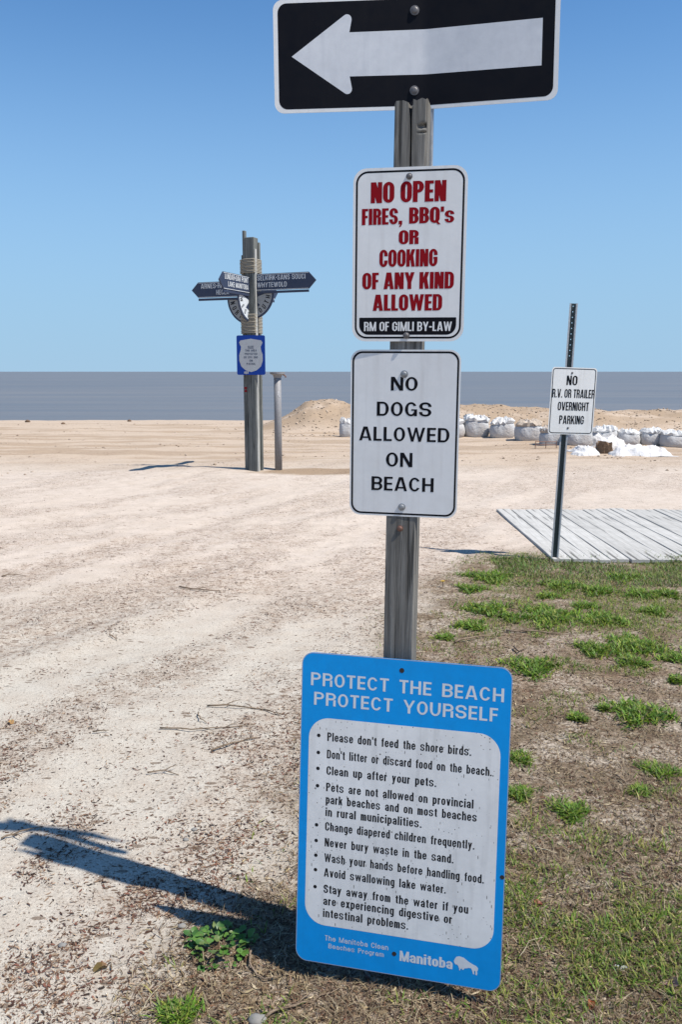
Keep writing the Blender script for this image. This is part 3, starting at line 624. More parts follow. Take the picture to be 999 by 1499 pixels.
def wrap(z0, z1, n_):
    bm = bmesh.new()
    for k in range(n_):
        z = z0+(z1-z0)*(k+.5)/n_; pts = hull(.03+.015*math.sin(k*2.1)); r_ = (z1-z0)/n_*.44; m_ = len(pts); rs = []
        for j, (x, y) in enumerate(pts):
            d = Vector((x, y, 0)).normalized(); zz = z+.01*math.sin(j*2*math.pi/m_)
            rs.append([bm.verts.new(Vector((x, y, zz))+d*r_*math.cos(a)+Vector((0, 0, 1))*r_*math.sin(a)) for a in (R(t) for t in range(0, 360, 60))])
        for j in range(m_):
            a, c = rs[j], rs[(j+1) % m_]
            for t in range(6): bm.faces.new((a[t], a[(t+1) % 6], c[(t+1) % 6], c[t]))
    return frombm('rope_wrap', bm, M['rope'], tt, smooth=True)
wrap(3.53, 3.78, 10); wrap(2.48, 2.82, 13)
def arm(ang, x0, L, zt_, h, texts, disc=None, flip=False, off=0.0, bright=False):
    """arm pointing along +x' (or -x' when flip) of a frame turned by ang; face towards -y'"""
    e = empty('direction_arm', (0, 0, 0), (0, 0, ang)); e.parent = tt
    s_ = -1 if flip else 1; zb = zt_-h; sh = .052; tl = .14
    y = off
    board = [(s_*x0, zb+sh), (s_*(L-tl), zb+sh), (s_*L, (zt_+zb+sh)/2), (s_*(L-tl), zt_), (s_*x0, zt_)]
    if flip: board = board[::-1]
    solid('board', board, y-.012, y+.012, M['navy'], e)
    bx0, bx1 = sorted((s_*x0, s_*(L-tl)))
    solid('lower_rail', [(bx0, zb), (bx1, zb), (bx1, zb+sh-.012), (bx0, zb+sh-.012)], y-.011, y+.011, M['navy'], e)
    flat('trim_line', [[(bx0, zb+sh+.006), (bx1, zb+sh+.006), (bx1, zb+sh+.014), (bx0, zb+sh+.014)], [(bx0, zt_-.018), (bx1, zt_-.018), (bx1, zt_-.010), (bx0, zt_-.010)]], y-.0135, M['navyprint'], e)
    for (t_, a, c, z, cp) in texts: heavy('lettering', t_, a, c, z, cp, y-.0145, M['navyprint'], e, .13, .12, .12)
    if disc:
        word, dm, a0, a1, st = disc
        r_ = .47; cz = zb+sh*.4; sg = 1 if not flip else -1
        rg = (lambda r0: [(sg*r0*math.cos(R(-k*90/12)), cz+r0*math.sin(R(-k*90/12))) for k in range(13)])
        if flip: outl = [(0, cz)]+rg(r_)[::-1]
        else: outl = [(0, cz)]+rg(r_)
        solid('compass_rim', outl, y+.013, y+.035, M['navy'], e)
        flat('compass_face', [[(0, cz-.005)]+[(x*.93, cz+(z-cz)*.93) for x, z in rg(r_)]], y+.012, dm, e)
        flat('compass_star', [[(sg*.0, cz), (sg*.30, cz-.02), (sg*.05, cz-.10)], [(sg*.05, cz-.10), (sg*.20, cz-.22), (0, cz-.30)]], y+.0115, M['navy'], e)
        # letters round the arc, each upright to the rim
        for k, ch in enumerate(word):
            a = R(a0+(a1-a0)*k/(len(word)-1)); w_, q_ = glyph(ch, .17, .14); hh = .095; polys = []
            up = Vector((-math.cos(a), -math.sin(a))); rt = Vector((up.y, -up.x))
            if st == 'out': up = -up; rt = -rt
            c0 = Vector((math.cos(a)*r_*.78, cz+math.sin(a)*r_*.78))
            for q in q_: polys.append([tuple(c0+rt*((x-w_/2)*hh)+up*((z-.5)*hh)) for x, z in q])
            flat('lettering', polys, y+.011, M['black'], e)
    return e
NT, HH = 3.53, .335
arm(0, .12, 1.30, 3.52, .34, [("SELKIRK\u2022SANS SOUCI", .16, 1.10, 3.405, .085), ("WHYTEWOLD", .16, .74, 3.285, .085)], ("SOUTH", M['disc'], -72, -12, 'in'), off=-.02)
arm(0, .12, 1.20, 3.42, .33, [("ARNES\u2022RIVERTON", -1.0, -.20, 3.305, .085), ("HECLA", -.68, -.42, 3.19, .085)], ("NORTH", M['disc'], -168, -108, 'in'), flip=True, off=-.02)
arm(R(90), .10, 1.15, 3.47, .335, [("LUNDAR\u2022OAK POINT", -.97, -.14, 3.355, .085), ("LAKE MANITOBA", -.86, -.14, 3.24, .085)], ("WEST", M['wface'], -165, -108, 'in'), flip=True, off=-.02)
arm(R(90), .20, 1.05, 3.40, .30, [], None, flip=False, off=-.02)
# red numbers stencilled on the shaft
flat('stencil_mark', [rrect(-.150, 1.50, -.085, 1.53, .004), rrect(-.145, 1.44, -.090, 1.47, .004), rrect(-.125, 1.47, -.105, 1.50, .002)], -.0265, M['red'], tt)
# citizens' patrol sign
cp_ = P(370, 516); 
cs = empty('patrol_sign', (tt.location.x+.005, tt.location.y-.135, 2.10+tt.location.z)); cs.rotation_euler = (0, 0, R(-6)); tag(cs, 'small royal blue sign with a pale shield and text hung on the timber totem', 'sign')
W_, H_ = .52, .70
solid('plate', rrect(-W_/2, -H_/2, W_/2, H_/2, .03), 0, .004, M['royal'], cs)
sh = [(0, -.30), (.10, -.27), (.18, -.20), (.215, -.10), (.215, 0), (.185, .10), (.180, .15), (.215, .22), (.19, .26), (.10, .275), (0, .29)]
flat('shield', [sh+[(-x, z) for x, z in sh[-2:0:-1]]], -.0012, M['shield'], cs)
for s_, hw_, z in (("ALERT", .055, .13), ("THIS AREA", .105, .065), ("PROTECTED", .115, .005), ("BY CITIZENS", .125, -.055), ("ON", .03, -.115), ("PATROL", .08, -.172)):
    heavy('lettering', s_, -hw_, hw_, z, .036, -.0022, M['navy'], cs, .15, .14, .12)
flat('underline', [[(-.055, .118), (.055, .118), (.055, .124), (-.055, .124)]], -.0022, M['navy'], cs)
flat('crest', [rrect(-.13, -.33, -.105, -.29, .006), rrect(-.10, -.335, -.075, -.285, .006), rrect(-.068, -.33, -.050, -.275, .004)], -.0022, M['shield'], cs)

# ================================================================== PIPE
pp = P(408, 687); pz = gz(pp.x, pp.y)
pi = empty('steel_pipe', (pp.x, pp.y, pz), (R(.4), 0, 0)); tag(pi, 'upright galvanised steel pipe with a flat flanged cap beside the timber totem', 'pipe post')
bm = bmesh.new(); tube(bm, [(0, 0, -.2), (0, 0, 1.0), (0, 0, 1.76)], .068, 20); frombm('pipe', bm, M['galvdark'], pi, smooth=True)
bm = bmesh.new(); tube(bm, [(0, 0, 1.70), (0, 0, 1.745), (0, 0, 1.765), (0, 0, 1.80)], [.069, .085, .135, .14], 20); frombm('cap_flange', bm, M['galvdark'], pi)
bm = bmesh.new(); tube(bm, [(.10, -.02, 1.76), (.15, -.03, 1.73), (.155, -.03, 1.70)], .013, 8); frombm('hook', bm, M['rust'], pi)
for (x, z0, z1) in ((.012, 1.38, 1.46), (.035, 1.36, 1.45)):
    flat('paint_mark', [rrect(x-.006, z0, x+.006, z1, .003), rrect(x-.012, z0, x+.012, z0+.012, .002)], -.0685, M['white'], pi)

# ================================================================== BOARDWALK
dk = empty('boardwalk', (2.03, 8.0, 0)); tag(dk, 'low boardwalk of weathered pale grey planks on the sand behind the parking sign', 'boardwalk')
pitch = .186; me_cache = []
for k in range(4):
    bm = bmesh.new(); bx(bm, (0, 1.5, 0), (.1755, 3.0, .038))
    bmesh.ops.subdivide_edges(bm, edges=[e for e in bm.edges if abs((e.verts[0].co-e.verts[1].co).y) > 1], cuts=6)
    for v_ in bm.verts: v_.co.x += .004*math.sin(v_.co.y*2+k*1.7); v_.co.z += .003*math.sin(v_.co.y*3+k*2)
    o = frombm('plank', bm, M['plank'], dk, bevel=.004); o.location = (.093+pitch*k, 0, .012); me_cache.append(o)
for k in range(4, 30):
    src = me_cache[k % 4]; o = src.copy(); COL.objects.link(o); o.parent = dk; o.location = (.093+pitch*k+random.uniform(-.004, .004), random.uniform(-.03, .04)+.02*math.sin(k), .012+random.uniform(-.004, .004)); o.rotation_euler.z = random.uniform(-.003, .003)
for k in range(4): me_cache[k].location.y = random.uniform(-.03, .03)
for y in (.25, 1.1, 1.95, 2.8):
    bm = bmesh.new(); bx(bm, (2.8, y, -.055), (5.56, .09, .088)); frombm('joist', bm, M['joist'], dk)

# ================================================================== SANDBAGS
def noise3(p, s=1.0): return math.sin(p.x*3.1*s+1.3)*math.cos(p.y*2.7*s+.7)+.5*math.sin(p.z*5.3*s+p.x*4.1*s)+.3*math.sin(p.y*9*s+p.x*7*s)
def sandbag(px0, px1, ptop, pbot, label, seed, sandy=False):
    rs = random.Random(seed); c = G((px0+px1)/2, pbot); dep = c.y*math.cos(TH)+CH*math.sin(TH)
    w_ = (px1-px0)*dep/F; h = (pbot-ptop)*dep/F*.93; hx = w_/2; hy = hx*rs.uniform(.8, .95)
    e = empty('sandbag', (c.x, c.y+hy*.9, gz(c.x, c.y+hy*.6)-.02), (0, 0, rs.uniform(-.08, .08)))
    tag(e, label, 'sandbag', 'bulk sandbags lined up before the sand mounds')
    bm = bmesh.new(); n_ = 28; body_h = h*.74; prof = [(-.12, .70), (0, .84), (.12, .95), (.35, 1.0), (.6, .99), (.82, .95), (.95, .88), (1.0, .78), (.97, .6), (1.03, .3), (1.05, .08)]
    tlt = rs.uniform(-.14, .14); rg = []
    for zf, rf in prof:
        row = []
        for k in range(n_):
            a = 2*math.pi*k/n_; ca, sa = math.cos(a), math.sin(a); q = (abs(ca)**3.2+abs(sa)**3.2)**(-1/3.2)
            p = Vector((ca*q*rf*hx, sa*q*rf*hy, zf*body_h)); f_ = 1+.035*noise3(p*(2.2/w_)+Vector((seed, 0, 0)))
            row.append(bm.verts.new((p.x*f_, p.y*f_, p.z+tlt*p.x*zf+.02*noise3(p*3+Vector((seed, 1, 0)))*zf)))
        rg.append(row)
    for a, c_ in zip(rg, rg[1:]):
        for k in range(n_): bm.faces.new((a[k], a[(k+1) % n_], c_[(k+1) % n_], c_[k]))
    bm.faces.new(rg[-1]); frombm('bag_body', bm, M['sack'], e, smooth=True)
    # crumpled open top
    bm = bmesh.new(); rg = []; n_ = 30
    for j, (rf, zf) in enumerate(((.93, .93), (.97, 1.04), (.80, 1.16), (.55, 1.26), (.30, 1.16), (.08, 1.10))):
        row = []
        for k in range(n_):
            a = 2*math.pi*k/n_; ca, sa = math.cos(a), math.sin(a); q = (abs(ca)**3+abs(sa)**3)**(-1/3)
            jj = 0 if j == 0 else 1
            row.append(bm.verts.new((ca*q*rf*hx*(1+jj*rs.uniform(-.10, .08)), sa*q*rf*hy*(1+jj*rs.uniform(-.1, .08)), (zf+jj*rs.uniform(-.10, .13))*body_h+tlt*ca*rf*hx)))
        rg.append(row)
    for a, c_ in zip(rg, rg[1:]):
        for k in range(n_): bm.faces.new((a[k], a[(k+1) % n_], c_[(k+1) % n_], c_[k]))
    bm.faces.new(rg[-1]); frombm('sand_fill' if sandy else 'top_cloth', bm, M['ground'] if sandy else M['flap'], e)
    if sandy:
        bm = bmesh.new(); 
        for k in range(5): bmesh.ops.create_icosphere(bm, subdivisions=2, radius=hx*.22, matrix=Matrix.Translation((rs.uniform(-.8, -.1)*hx, rs.uniform(-.6, .3)*hy, body_h*1.08)) @ Matrix.Diagonal((1.3, 1, .6, 1)))
        for v_ in bm.verts: v_.co += Vector((rs.uniform(-1, 1), rs.uniform(-1, 1), rs.uniform(-1, 1)))*.02
        frombm('top_cloth', bm, M['flap'], e)
    return e
BG = [(497, 517, 608, 639, 'white bulk sandbag half hidden behind the left edge of the NO DOGS sign', 0),
      (640, 682, 610, 641, 'white bulk sandbag just showing at the right edge of the NO DOGS sign', 0),
      (680, 719, 604, 640, 'round ruffled white sandbag, first full one right of the NO DOGS sign', 0),
      (720, 756, 608, 641, 'upright knotted white sandbag, second full one right of the NO DOGS sign', 0),
      (757, 797, 612, 647, 'tilted sandbag heaped with brown sand just left of the parking sign', 1),
      (794, 830, 618, 652, 'low wide sandbag behind the lower left corner of the parking sign', 1),
      (829, 871, 618, 653, 'low sandbag behind the lower right corner of the parking sign', 1),
      (870, 908, 620, 651, 'white sandbag with a tattered top just right of the parking sign, above the white tarp', 0),
      (907, 941, 625, 651, 'pale sandbag with loose cloth between two others, above the middle of the white tarp', 0),
      (940, 974, 624, 652, 'white sandbag with a cloth peak near the right end of the row', 0),
      (972, 1012, 627, 655, 'pale sandbag at the right edge of the photo, last of the row', 0)]
for k, a in enumerate(BG): sandbag(*a[:5], seed=k*3+2, sandy=a[5])

def sheet(name, pts_px, label, mt, zmax, cat, seed):
    """a crumpled lump laid over an outline on the ground, given in photo pixels along its foot"""
    (a0, a1, pb, pt) = pts_px; c = G((a0+a1)/2, pb); dep = c.y*math.cos(TH)+CH*math.sin(TH); W2 = (a1-a0)*dep/F/2; D2 = .55
    nx_, ny_ = 60, 26; u, v_ = np.meshgrid(np.linspace(-1, 1, nx_), np.linspace(-1, 1, ny_))
    x = u*W2; y = v_*D2
    env = np.clip(1-np.abs(u)**3-np.abs(v_)**2.4, 0, 1)**.6
    rid = 1-np.abs(2*fbm(x*2.6+seed, y*2.6, seed, 3)-1)
    z = env*zmax*(.18+.95*rid**2.2)+.07*(fbm(x*11, y*11, seed+3, 3)-.5)
    z = np.where(env < .03, -.03, z)
    x = x+(fbm(x*3, y*3, seed+5)-.5)*.25; y = y+(fbm(x*3, y*3, seed+6)-.5)*.25
    V = np.stack([x, y, z], -1).reshape(-1, 3); i = np.arange(nx_-1)[None, :]+np.arange(ny_-1)[:, None]*nx_
    o = npmesh(name, V, np.stack([i, i+1, i+1+nx_, i+nx_], -1).reshape(-1, 4), 4, mt, smooth=False)
    o.location = (c.x, c.y+D2*.8, gz(c.x, c.y+D2*.5)); tag(o, label, cat); return o
sheet('crumpled_tarp', (898, 994, 667, 650), 'long crumpled white tarp lying in front of the sandbags at the right', M['tarp'], .17, 'tarp', 41)
sheet('crumpled_tarp', (842, 886, 666, 646), 'small crumpled white sheet beside the parking sign post, left of the brown stump', M['tarp'], .15, 'tarp', 52)
sheet('crumpled_tarp', (868, 920, 655, 640), 'bunched white sheet heaped behind the brown stump', M['tarp'], .26, 'tarp', 63)
# brown stump under the tarps
c = G(889, 665); st_ = empty('tree_stump', (c.x, c.y+.18, gz(c.x, c.y+.1)), (0, 0, .3)); tag(st_, 'short brown broken stump between the white tarps', 'stump')
bm = bmesh.new(); n_ = 18; rg = []
for j in range(6):
    rg.append([bm.verts.new(((.19+.03*math.sin(k*5)+.02*math.cos(k*7+j))*(1.12-.05*j)*math.cos(2*math.pi*k/n_), (.2+.03*math.cos(k*4))*math.sin(2*math.pi*k/n_), -.05+j*.055+(.05*math.sin(k*3.3) if j == 5 else 0))) for k in range(n_)])
for a, c_ in zip(rg, rg[1:]):
    for k in range(n_): bm.faces.new((a[k], a[(k+1) % n_], c_[(k+1) % n_], c_[k]))
bm.faces.new(rg[-1]); frombm('stump_wood', bm, M['bark'], st_)
# thin low rail
c0, c1 = G(784, 657), G(822, 657); rl = empty('low_rail', ((c0.x+c1.x)/2, c0.y, gz(c0.x, c0.y))); tag(rl, 'thin dark low metal rail standing in front of the tilted sandbags', 'rail'); L_ = (c1.x-c0.x)/2
bm = bmesh.new(); tube(bm, [(-L_, 0, .17), (L_, 0, .165)], .009, 6); frombm('bar', bm, M['rust'], rl)
bm = bmesh.new(); tube(bm, [(-L_, 0, .10), (L_, 0, .10)], .007, 6); frombm('bar', bm, M['rust'], rl)
for x in (-L_*.98, 0, L_*.98):
    bm = bmesh.new(); tube(bm, [(x, 0, -.05), (x, 0, .175)], .009, 6); frombm('upright', bm, M['rust'], rl)

# ================================================================== DEBRIS, GRASS, PEBBLES
def sample(n_, y0, y1, dens, p=1.6, margin=.5):
    u = RNG.random(n_); q = 1-p
    y = (y0**q+u*(y1**q-y0**q))**(1/q)
    x = (RNG.random(n_)*2-1)*(.43*y+margin)
    k = RNG.random(n_) < dens(x, y); return x[k], y[k]
PAL = np.array([(.06, .032, .022), (.10, .055, .035), (.16, .09, .055), (.26, .17, .11), (.08, .042, .032), (.34, .25, .17), (.04, .028, .022), (.18, .08, .055)])
STR = np.array([(.30, .24, .14), (.23, .17, .10), (.40, .33, .22), (.17, .125, .075), (.26, .20, .13), (.14, .09, .06)])
GRN = np.array([(.07, .14, .025), (.09, .17, .035), (.12, .19, .04), (.06, .11, .035), (.15, .20, .055), (.17, .19, .06)])
def chips(name, x, y, lmin, lmax, wr, pal, label, cat, lift=.004, mt='debris'):
    n_ = len(x); L = lmin*(lmax/lmin)**(RNG.random(n_)**1.8); L = L*(1+.06*np.maximum(y-4, 0)); a = RNG.random(n_)*math.pi*2; w_ = L*(wr[0]+RNG.random(n_)*(wr[1]-wr[0])); w_ = np.clip(w_, .0011, .012)
    ca, sa = np.cos(a), np.sin(a); z = gh(x, y); V = np.zeros((n_, 6, 3))
    kk = (RNG.random(n_)-.5)*.5*L
    for j, (u_, s_) in enumerate(((-.5, 0), (-.15, -.5), (.3, -.45), (.5, 0), (.25, .5), (-.2, .45))):
        off = kk*(1-4*u_*u_)
        V[:, j, 0] = x+ca*u_*L-sa*(s_*w_+off); V[:, j, 1] = y+sa*u_*L+ca*(s_*w_+off)
        V[:, j, 2] = z+.001+RNG.random(n_)*lift*(1 if j in (0, 3) else .6)+w_*.25*(j in (2, 4))
    b_ = (np.arange(n_)*6)[:, None]
    Fc = np.concatenate([b_+np.array([0, 1, 5]), b_+np.array([1, 2, 5]), b_+np.array([2, 4, 5]), b_+np.array([2, 3, 4])])
    c = pal[RNG.integers(0, len(pal), n_)]*(.75+.5*RNG.random((n_, 1))); c = np.repeat(c, 6, 0)
    o = npmesh(name, V.reshape(-1, 3), Fc, 3, M[mt], c); tag(o, label, cat, kind='stuff'); return o
clus = lambda x, y: sst(.46, .66, fbm(x*4.5, y*4.5, 71, 4))
x, y = sample(520000, 1.7, 17, lambda x, y: np.clip(litter(x, y)*(.25+1.6*clus(x, y))+.02+.05*clus(x, y), 0, 1)*(1-.5*dirt(x, y)), 1.5)
chips('plant_litter', x, y, .0025, .025, (.10, .35), PAL, 'dark bits of bark, twig and leaf strewn over the sand', 'litter')
x, y = sample(190000, 1.7, 9, lambda x, y: dirt(x, y)*.85, 1.6)
chips('dead_grass_litter', x, y, .006, .045, (.05, .16), np.concatenate([STR, STR, PAL[:4]*np.array([.8, .95, .9]), PAL[:3], STR[3:]]), 'brown dead grass and leaf bits covering the soil', 'litter', .012)
# pebbles
def pebbles(name, x, y, r0, r1, pal, label):
    n_ = len(x); r = r0*(r1/r0)**(RNG.random(n_)**2); z = gh(x, y); d = np.array([(1, 0, 0), (0, 1, 0), (-1, 0, 0), (0, -1, 0), (0, 0, .7), (0, 0, -.5)], float)
    V = np.stack([x, y, z], -1)[:, None, :]+d[None]*r[:, None, None]*(.7+.6*RNG.random((n_, 6, 1)))
    b_ = (np.arange(n_)*6)[:, None]; Fc = np.concatenate([b_+np.array(t) for t in ((0, 1, 4), (1, 2, 4), (2, 3, 4), (3, 0, 4), (1, 0, 5), (2, 1, 5), (3, 2, 5), (0, 3, 5))])
    c = np.repeat(pal[RNG.integers(0, len(pal), n_)]*(.8+.4*RNG.random((n_, 1))), 6, 0)
    o = npmesh(name, V.reshape(-1, 3), Fc, 3, M['debris'], c, smooth=True); tag(o, label, 'pebbles', kind='stuff')
PB = np.array([(.5, .45, .38), (.42, .36, .29), (.6, .56, .5), (.25, .2, .16), (.38, .28, .22), (.16, .13, .11)])
x, y = sample(46000, 1.7, 7, lambda x, y: .9-.3*dirt(x, y)+0*x, 1.7); pebbles('sand_grit', x, y, .0012, .0048, PB, 'coarse grit and tiny pebbles in the sand')
n0 = 9000; x = (RNG.random(n0)*2-1)*14; y = 13+RNG.random(n0)*17; k = RNG.random(n0) < sst(.5, .72, fbm(x*.5, y*1.6, 77, 4))*sst(13, 17, y); x, y = x[k], y[k]
pebbles('sand_clods', x, y, .010, .045, np.array([(.40, .32, .25), (.30, .23, .17), (.20, .15, .11)]), 'sand clods and bits scattered over the far beach')
n0 = 2600; x = -2+RNG.random(n0)*16; y = 24+RNG.random(n0)*4.5
pebbles('mound_clods', x, y, .015, .06, np.array([(.42, .33, .25), (.33, .25, .18)]), 'sand clods on the mounds')
# blades
def blades(x, y, h0, h1, w0, pal, flatness, z=None, spread=None, seg=2):
    n_ = len(x); h = h0+(h1-h0)*RNG.random(n_)**1.5; a = RNG.random(n_)*2*math.pi; w_ = w0*(.6+.8*RNG.random(n_)); fl = np.clip(flatness+(RNG.random(n_)-.5)*.7, .05, 1.25)
    z = gh(x, y) if z is None else z; V = np.zeros((n_, 5, 3)); ca, sa = np.cos(a), np.sin(a)
    for j, (t, s_) in enumerate(((0, -1), (0, 1), (.55, 1), (.55, -1), (1, 0))):
        run = h*(t*np.sin(fl)*.75+t*t*np.sin(fl)*.45); up = h*(t*np.cos(fl*.8)-t*t*.35*np.sin(fl))
        s2 = s_*w_*.5*(1 if t == 0 else .85)
        V[:, j, 0] = x+ca*run-sa*s2; V[:, j, 1] = y+sa*run+ca*s2; V[:, j, 2] = z+np.maximum(up, .0)+.0005
    b_ = (np.arange(n_)*5)[:, None]; Fc = np.concatenate([b_+np.array([0, 1, 2]), b_+np.array([0, 2, 3]), b_+np.array([3, 2, 4])])
    c = pal[RNG.integers(0, len(pal), n_)]*(.7+.6*RNG.random((n_, 1))); return V.reshape(-1, 3), Fc, np.repeat(c, 5, 0)
def gdens(x, y):
    base = sst(.46, .60, fbm(x*1.9, y*2.9, 51, 5)); fl = sst(.45, .6, fbm(x*5, y*6, 53, 3))
    lo = sst(3.7, 2.3, y)*sst(.15, .65, x)
    mid = sst(4.4, 5.4, y)*sst(.9, 1.5, x); far = sst(5.2, 6.6, y)*sst(.8, 1.6, x)
    b3 = sst(.40, .56, fbm(x*1.3, y*3.4, 58, 5))
    return np.clip(dirt(x, y)*(base*fl*(.22+.16*lo+1.0*mid)+lo*.10+lo*fl*.22+far*b3*(.5+1.1*fl)+far*.06), 0, 1)
OLV = np.array([(.13, .18, .035), (.19, .22, .05), (.10, .14, .035), (.22, .21, .08), (.07, .12, .03), (.28, .26, .12)])
x, y = sample(420000, 1.7, 8.4, gdens, .9); V, Fc, c = blades(x, y, .010, .050, .0040, np.concatenate([OLV*np.array([1.15, 1.15, .8]), GRN*np.array([1.35, 1.3, .8])]), .75)
o = npmesh('thin_grass', V, Fc, 3, M['grass'], c); tag(o, 'thin short olive green grass growing through the brown soil', 'grass', kind='stuff')
# long grass along the boardwalk
n0 = 26000; x = 1.45+RNG.random(n0)*4.3; y = 8.12-RNG.random(n0)**1.5*1.1; k = RNG.random(n0) < np.clip(fbm(x*2.5, y*3, 57)*2.4-.55, 0.05, 1); x, y = x[k], y[k]
V, Fc, c = blades(x, y, .02, .075, .0065, np.concatenate([OLV, GRN*1.25, GRN*1.3, STR*.7]), .7); o = npmesh('border_grass', V, Fc, 3, M['grass'], c); tag(o, 'longer green grass along the near edge of the boardwalk', 'grass', kind='stuff')
x, y = sample(130000, 1.7, 8.4, lambda x, y: dirt(x, y)*np.clip(.15+1.4*(fbm(x*3, y*3, 61)-.3), 0, 1), 1.5); V, Fc, c = blades(x, y, .012, .07, .0022, np.concatenate([STR, STR, PAL[:4]]), 1.05)
o = npmesh('dry_grass', V, Fc, 3, M['grass'], c); tag(o, 'dry straw coloured grass lying flat over the brown soil', 'grass', kind='stuff')

# green tufts one can count
def z5(x, y, w_): return (600+x/2.504, 720+y/2.504, w_/2.504)
def z6(x, y, w_): return (720+x/3.58, 960+y/3.58, w_/3.58)
GL = 'low green tuft of grass among others in the brown soil right of the signs'
TF = [(*z5(295, 318, 150), 'flat green tuft nearest the shadow of the parking sign'), (*z5(228, 362, 90), 'small dull green tuft left of and below the flat tuft by the sign shadow'), (*z5(695, 370, 110), 'tuft straight below the foot of the parking sign, right of the flat tuft'), (*z5(515, 388, 70), 'little tuft below and left of the parking sign foot'), (*z5(850, 382, 100), 'tuft near the right edge, second row below the boardwalk'), (*z5(950, 380, 90), 'tuft at the right edge, second row below the boardwalk'),
      (*z5(290, 440, 140), 'left tuft level with the left end of the long grass strip'), (*z5(385, 470, 90), 'rounded tuft touching the left end of the long grass strip'), (*z5(540, 470, 235), 'long low green strip of grass midway down the soil below the parking sign'), (*z5(650, 425, 80), 'small tuft above the right part of the long grass strip'), (*z5(720, 480, 130), 'tall bright green tuft at the right end of the long grass strip'),
      (*z5(230, 498, 100), 'tuft below the left end of the row with the long strip'), (*z5(130, 540, 60), 'tiny leftmost tuft, closest to the wooden post'), (*z5(455, 655, 150), 'bright green tuft just above the upper right corner of the blue sign'), (*z5(690, 590, 120), 'tuft left of the wide green tuft halfway down the soil'), (*z5(840, 580, 190), 'wide green tuft near the right edge, halfway down the soil patch'),
      (*z5(820, 632, 80), 'small tuft just under the wide green tuft'), (*z5(980, 618, 90), 'tuft at the right edge below the wide green tuft'), (*z5(900, 445, 90), 'tuft near the right edge above the wide green tuft'), (*z5(560, 350, 120), 'tuft between the parking sign foot and the long strip'), (*z5(790, 320, 100), 'tuft close below the boardwalk, right of the parking sign foot'),
      (*z6(800, 330, 240), 'biggest round green tuft, standing alone right of the blue sign'), (*z6(610, 285, 75), 'small tuft just left of the biggest round tuft'), (*z6(455, 335, 70), 'faint tuft left of the biggest round tuft, farther from it'), (*z6(150, 550, 110), 'green tuft touching the right edge of the blue sign, upper one'),
      (*z6(145, 740, 120), 'green tuft touching the right edge of the blue sign, lower one'), (*z6(425, 835, 150), 'small yellowish green tuft with a dead stalk, right of the lower blue sign'), (*z6(905, 625, 130), 'green tuft beside a dark hollow close to the right edge'),
      (*z6(745, 45, 115), 'tuft straight above the biggest round tuft'), (*z6(990, 140, 90), 'tuft cut by the right edge beside the biggest round tuft'), (*z6(780, 725, 80), 'faint bluish tuft right of the yellowish tuft with a dead stalk'), (258, 1497, 46, 'green grass tuft cut off by the bottom edge left of the blue sign'), (958, 1170-40, 30, 'small tuft at the right edge below the one beside a dark hollow')]
for k, (px, py, pw, lb) in enumerate(TF):
    c = G(px, py); dep = c.y*math.cos(TH)+CH*math.sin(TH); r_ = pw/2*dep/F; n_ = int(np.clip(2100*(pw/80), 700, 5200))
    a = RNG.random(n_)*2*math.pi; q = np.sqrt(RNG.random(n_)); lob = .8+.38*np.sin(a*3+k)+.22*np.sin(a*7+k*2)+.9*RNG.random(n_)**5
    bx_ = np.cos(a)*q*r_*lob; by_ = np.sin(a)*q*r_*lob*1.1+r_*.35
    hgt = .026+.032*min(1, r_/.12)
    V, Fc, cc = blades(bx_, by_, hgt*.3, hgt*1.3, .0085 if c.y > 4 else .0055, np.concatenate([GRN*np.array([1.5, 1.5, .7]), GRN*np.array([1.1, 1.2, .7]), STR[:1]*.8]), .85, z=gh(bx_+c.x, by_+c.y)-gz(c.x, c.y))
    o = npmesh('grass_tuft', V, Fc, 3, M['grass'], cc); o.location = (c.x, c.y, gz(c.x, c.y)); tag(o, lb, 'grass tuft', 'green tufts in the soil')
# broadleaf plant by the blue sign
pc = G(322, 1395); pr = empty('broadleaf_plant', (pc.x, pc.y, gz(pc.x, pc.y))); tag(pr, 'low plant of round glossy green leaves left of the blue sign foot', 'plant')
leafm = []
for k in range(4):
    n_ = 9; vs = [(0, 0, 0)]; 
    for j in range(n_):
        a = -math.pi/2+2*math.pi*(j+.5)/n_; rr = 1+.1*math.sin(j*2.3+k); vs.append((math.cos(a)*.42*rr, .5+math.sin(a)*.5*rr, .10*math.cos(a)**2+.03*math.sin(j*3+k)-.12*(math.sin(a) > .3)))
    vs.append((0, .5, -.05)); c_ = len(vs)-1; fs = [(c_, 1+j, 1+(j+1) % n_) for j in range(n_)]
    me = bpy.data.meshes.new('leaf'); me.from_pydata(vs, [], fs); at = me.attributes.new('col', 'FLOAT_COLOR', 'POINT')
    base = [(.055, .14, .03), (.075, .18, .035), (.10, .21, .04), (.13, .19, .05)][k]
    for d in at.data: d.color = (*[q*random.uniform(.85, 1.15) for q in base], 1)
    for p in me.polygons: p.use_smooth = True
    me.materials.append(M['leaf']); leafm.append(me)
for k in range(150):
    a = random.uniform(0, 2*math.pi); q = math.sqrt(random.random()); lx = math.cos(a)*q*.098*(1+.25*math.sin(a*3)); ly = math.sin(a)*q*.10+.015
    o = bpy.data.objects.new('leaf', leafm[k % 4]); COL.objects.link(o); o.parent = pr; s_ = random.choice((.012, .018, .024, .030))*random.uniform(.85, 1.15)
    o.scale = (s_, s_, s_); o.location = (lx, ly, .008+.042*(1-q*q)*random.uniform(.3, 1.1)); o.rotation_euler = (random.uniform(-.1, .75), random.uniform(-.4, .4), a-math.pi/2+random.uniform(-.8, .8))
bm = bmesh.new()
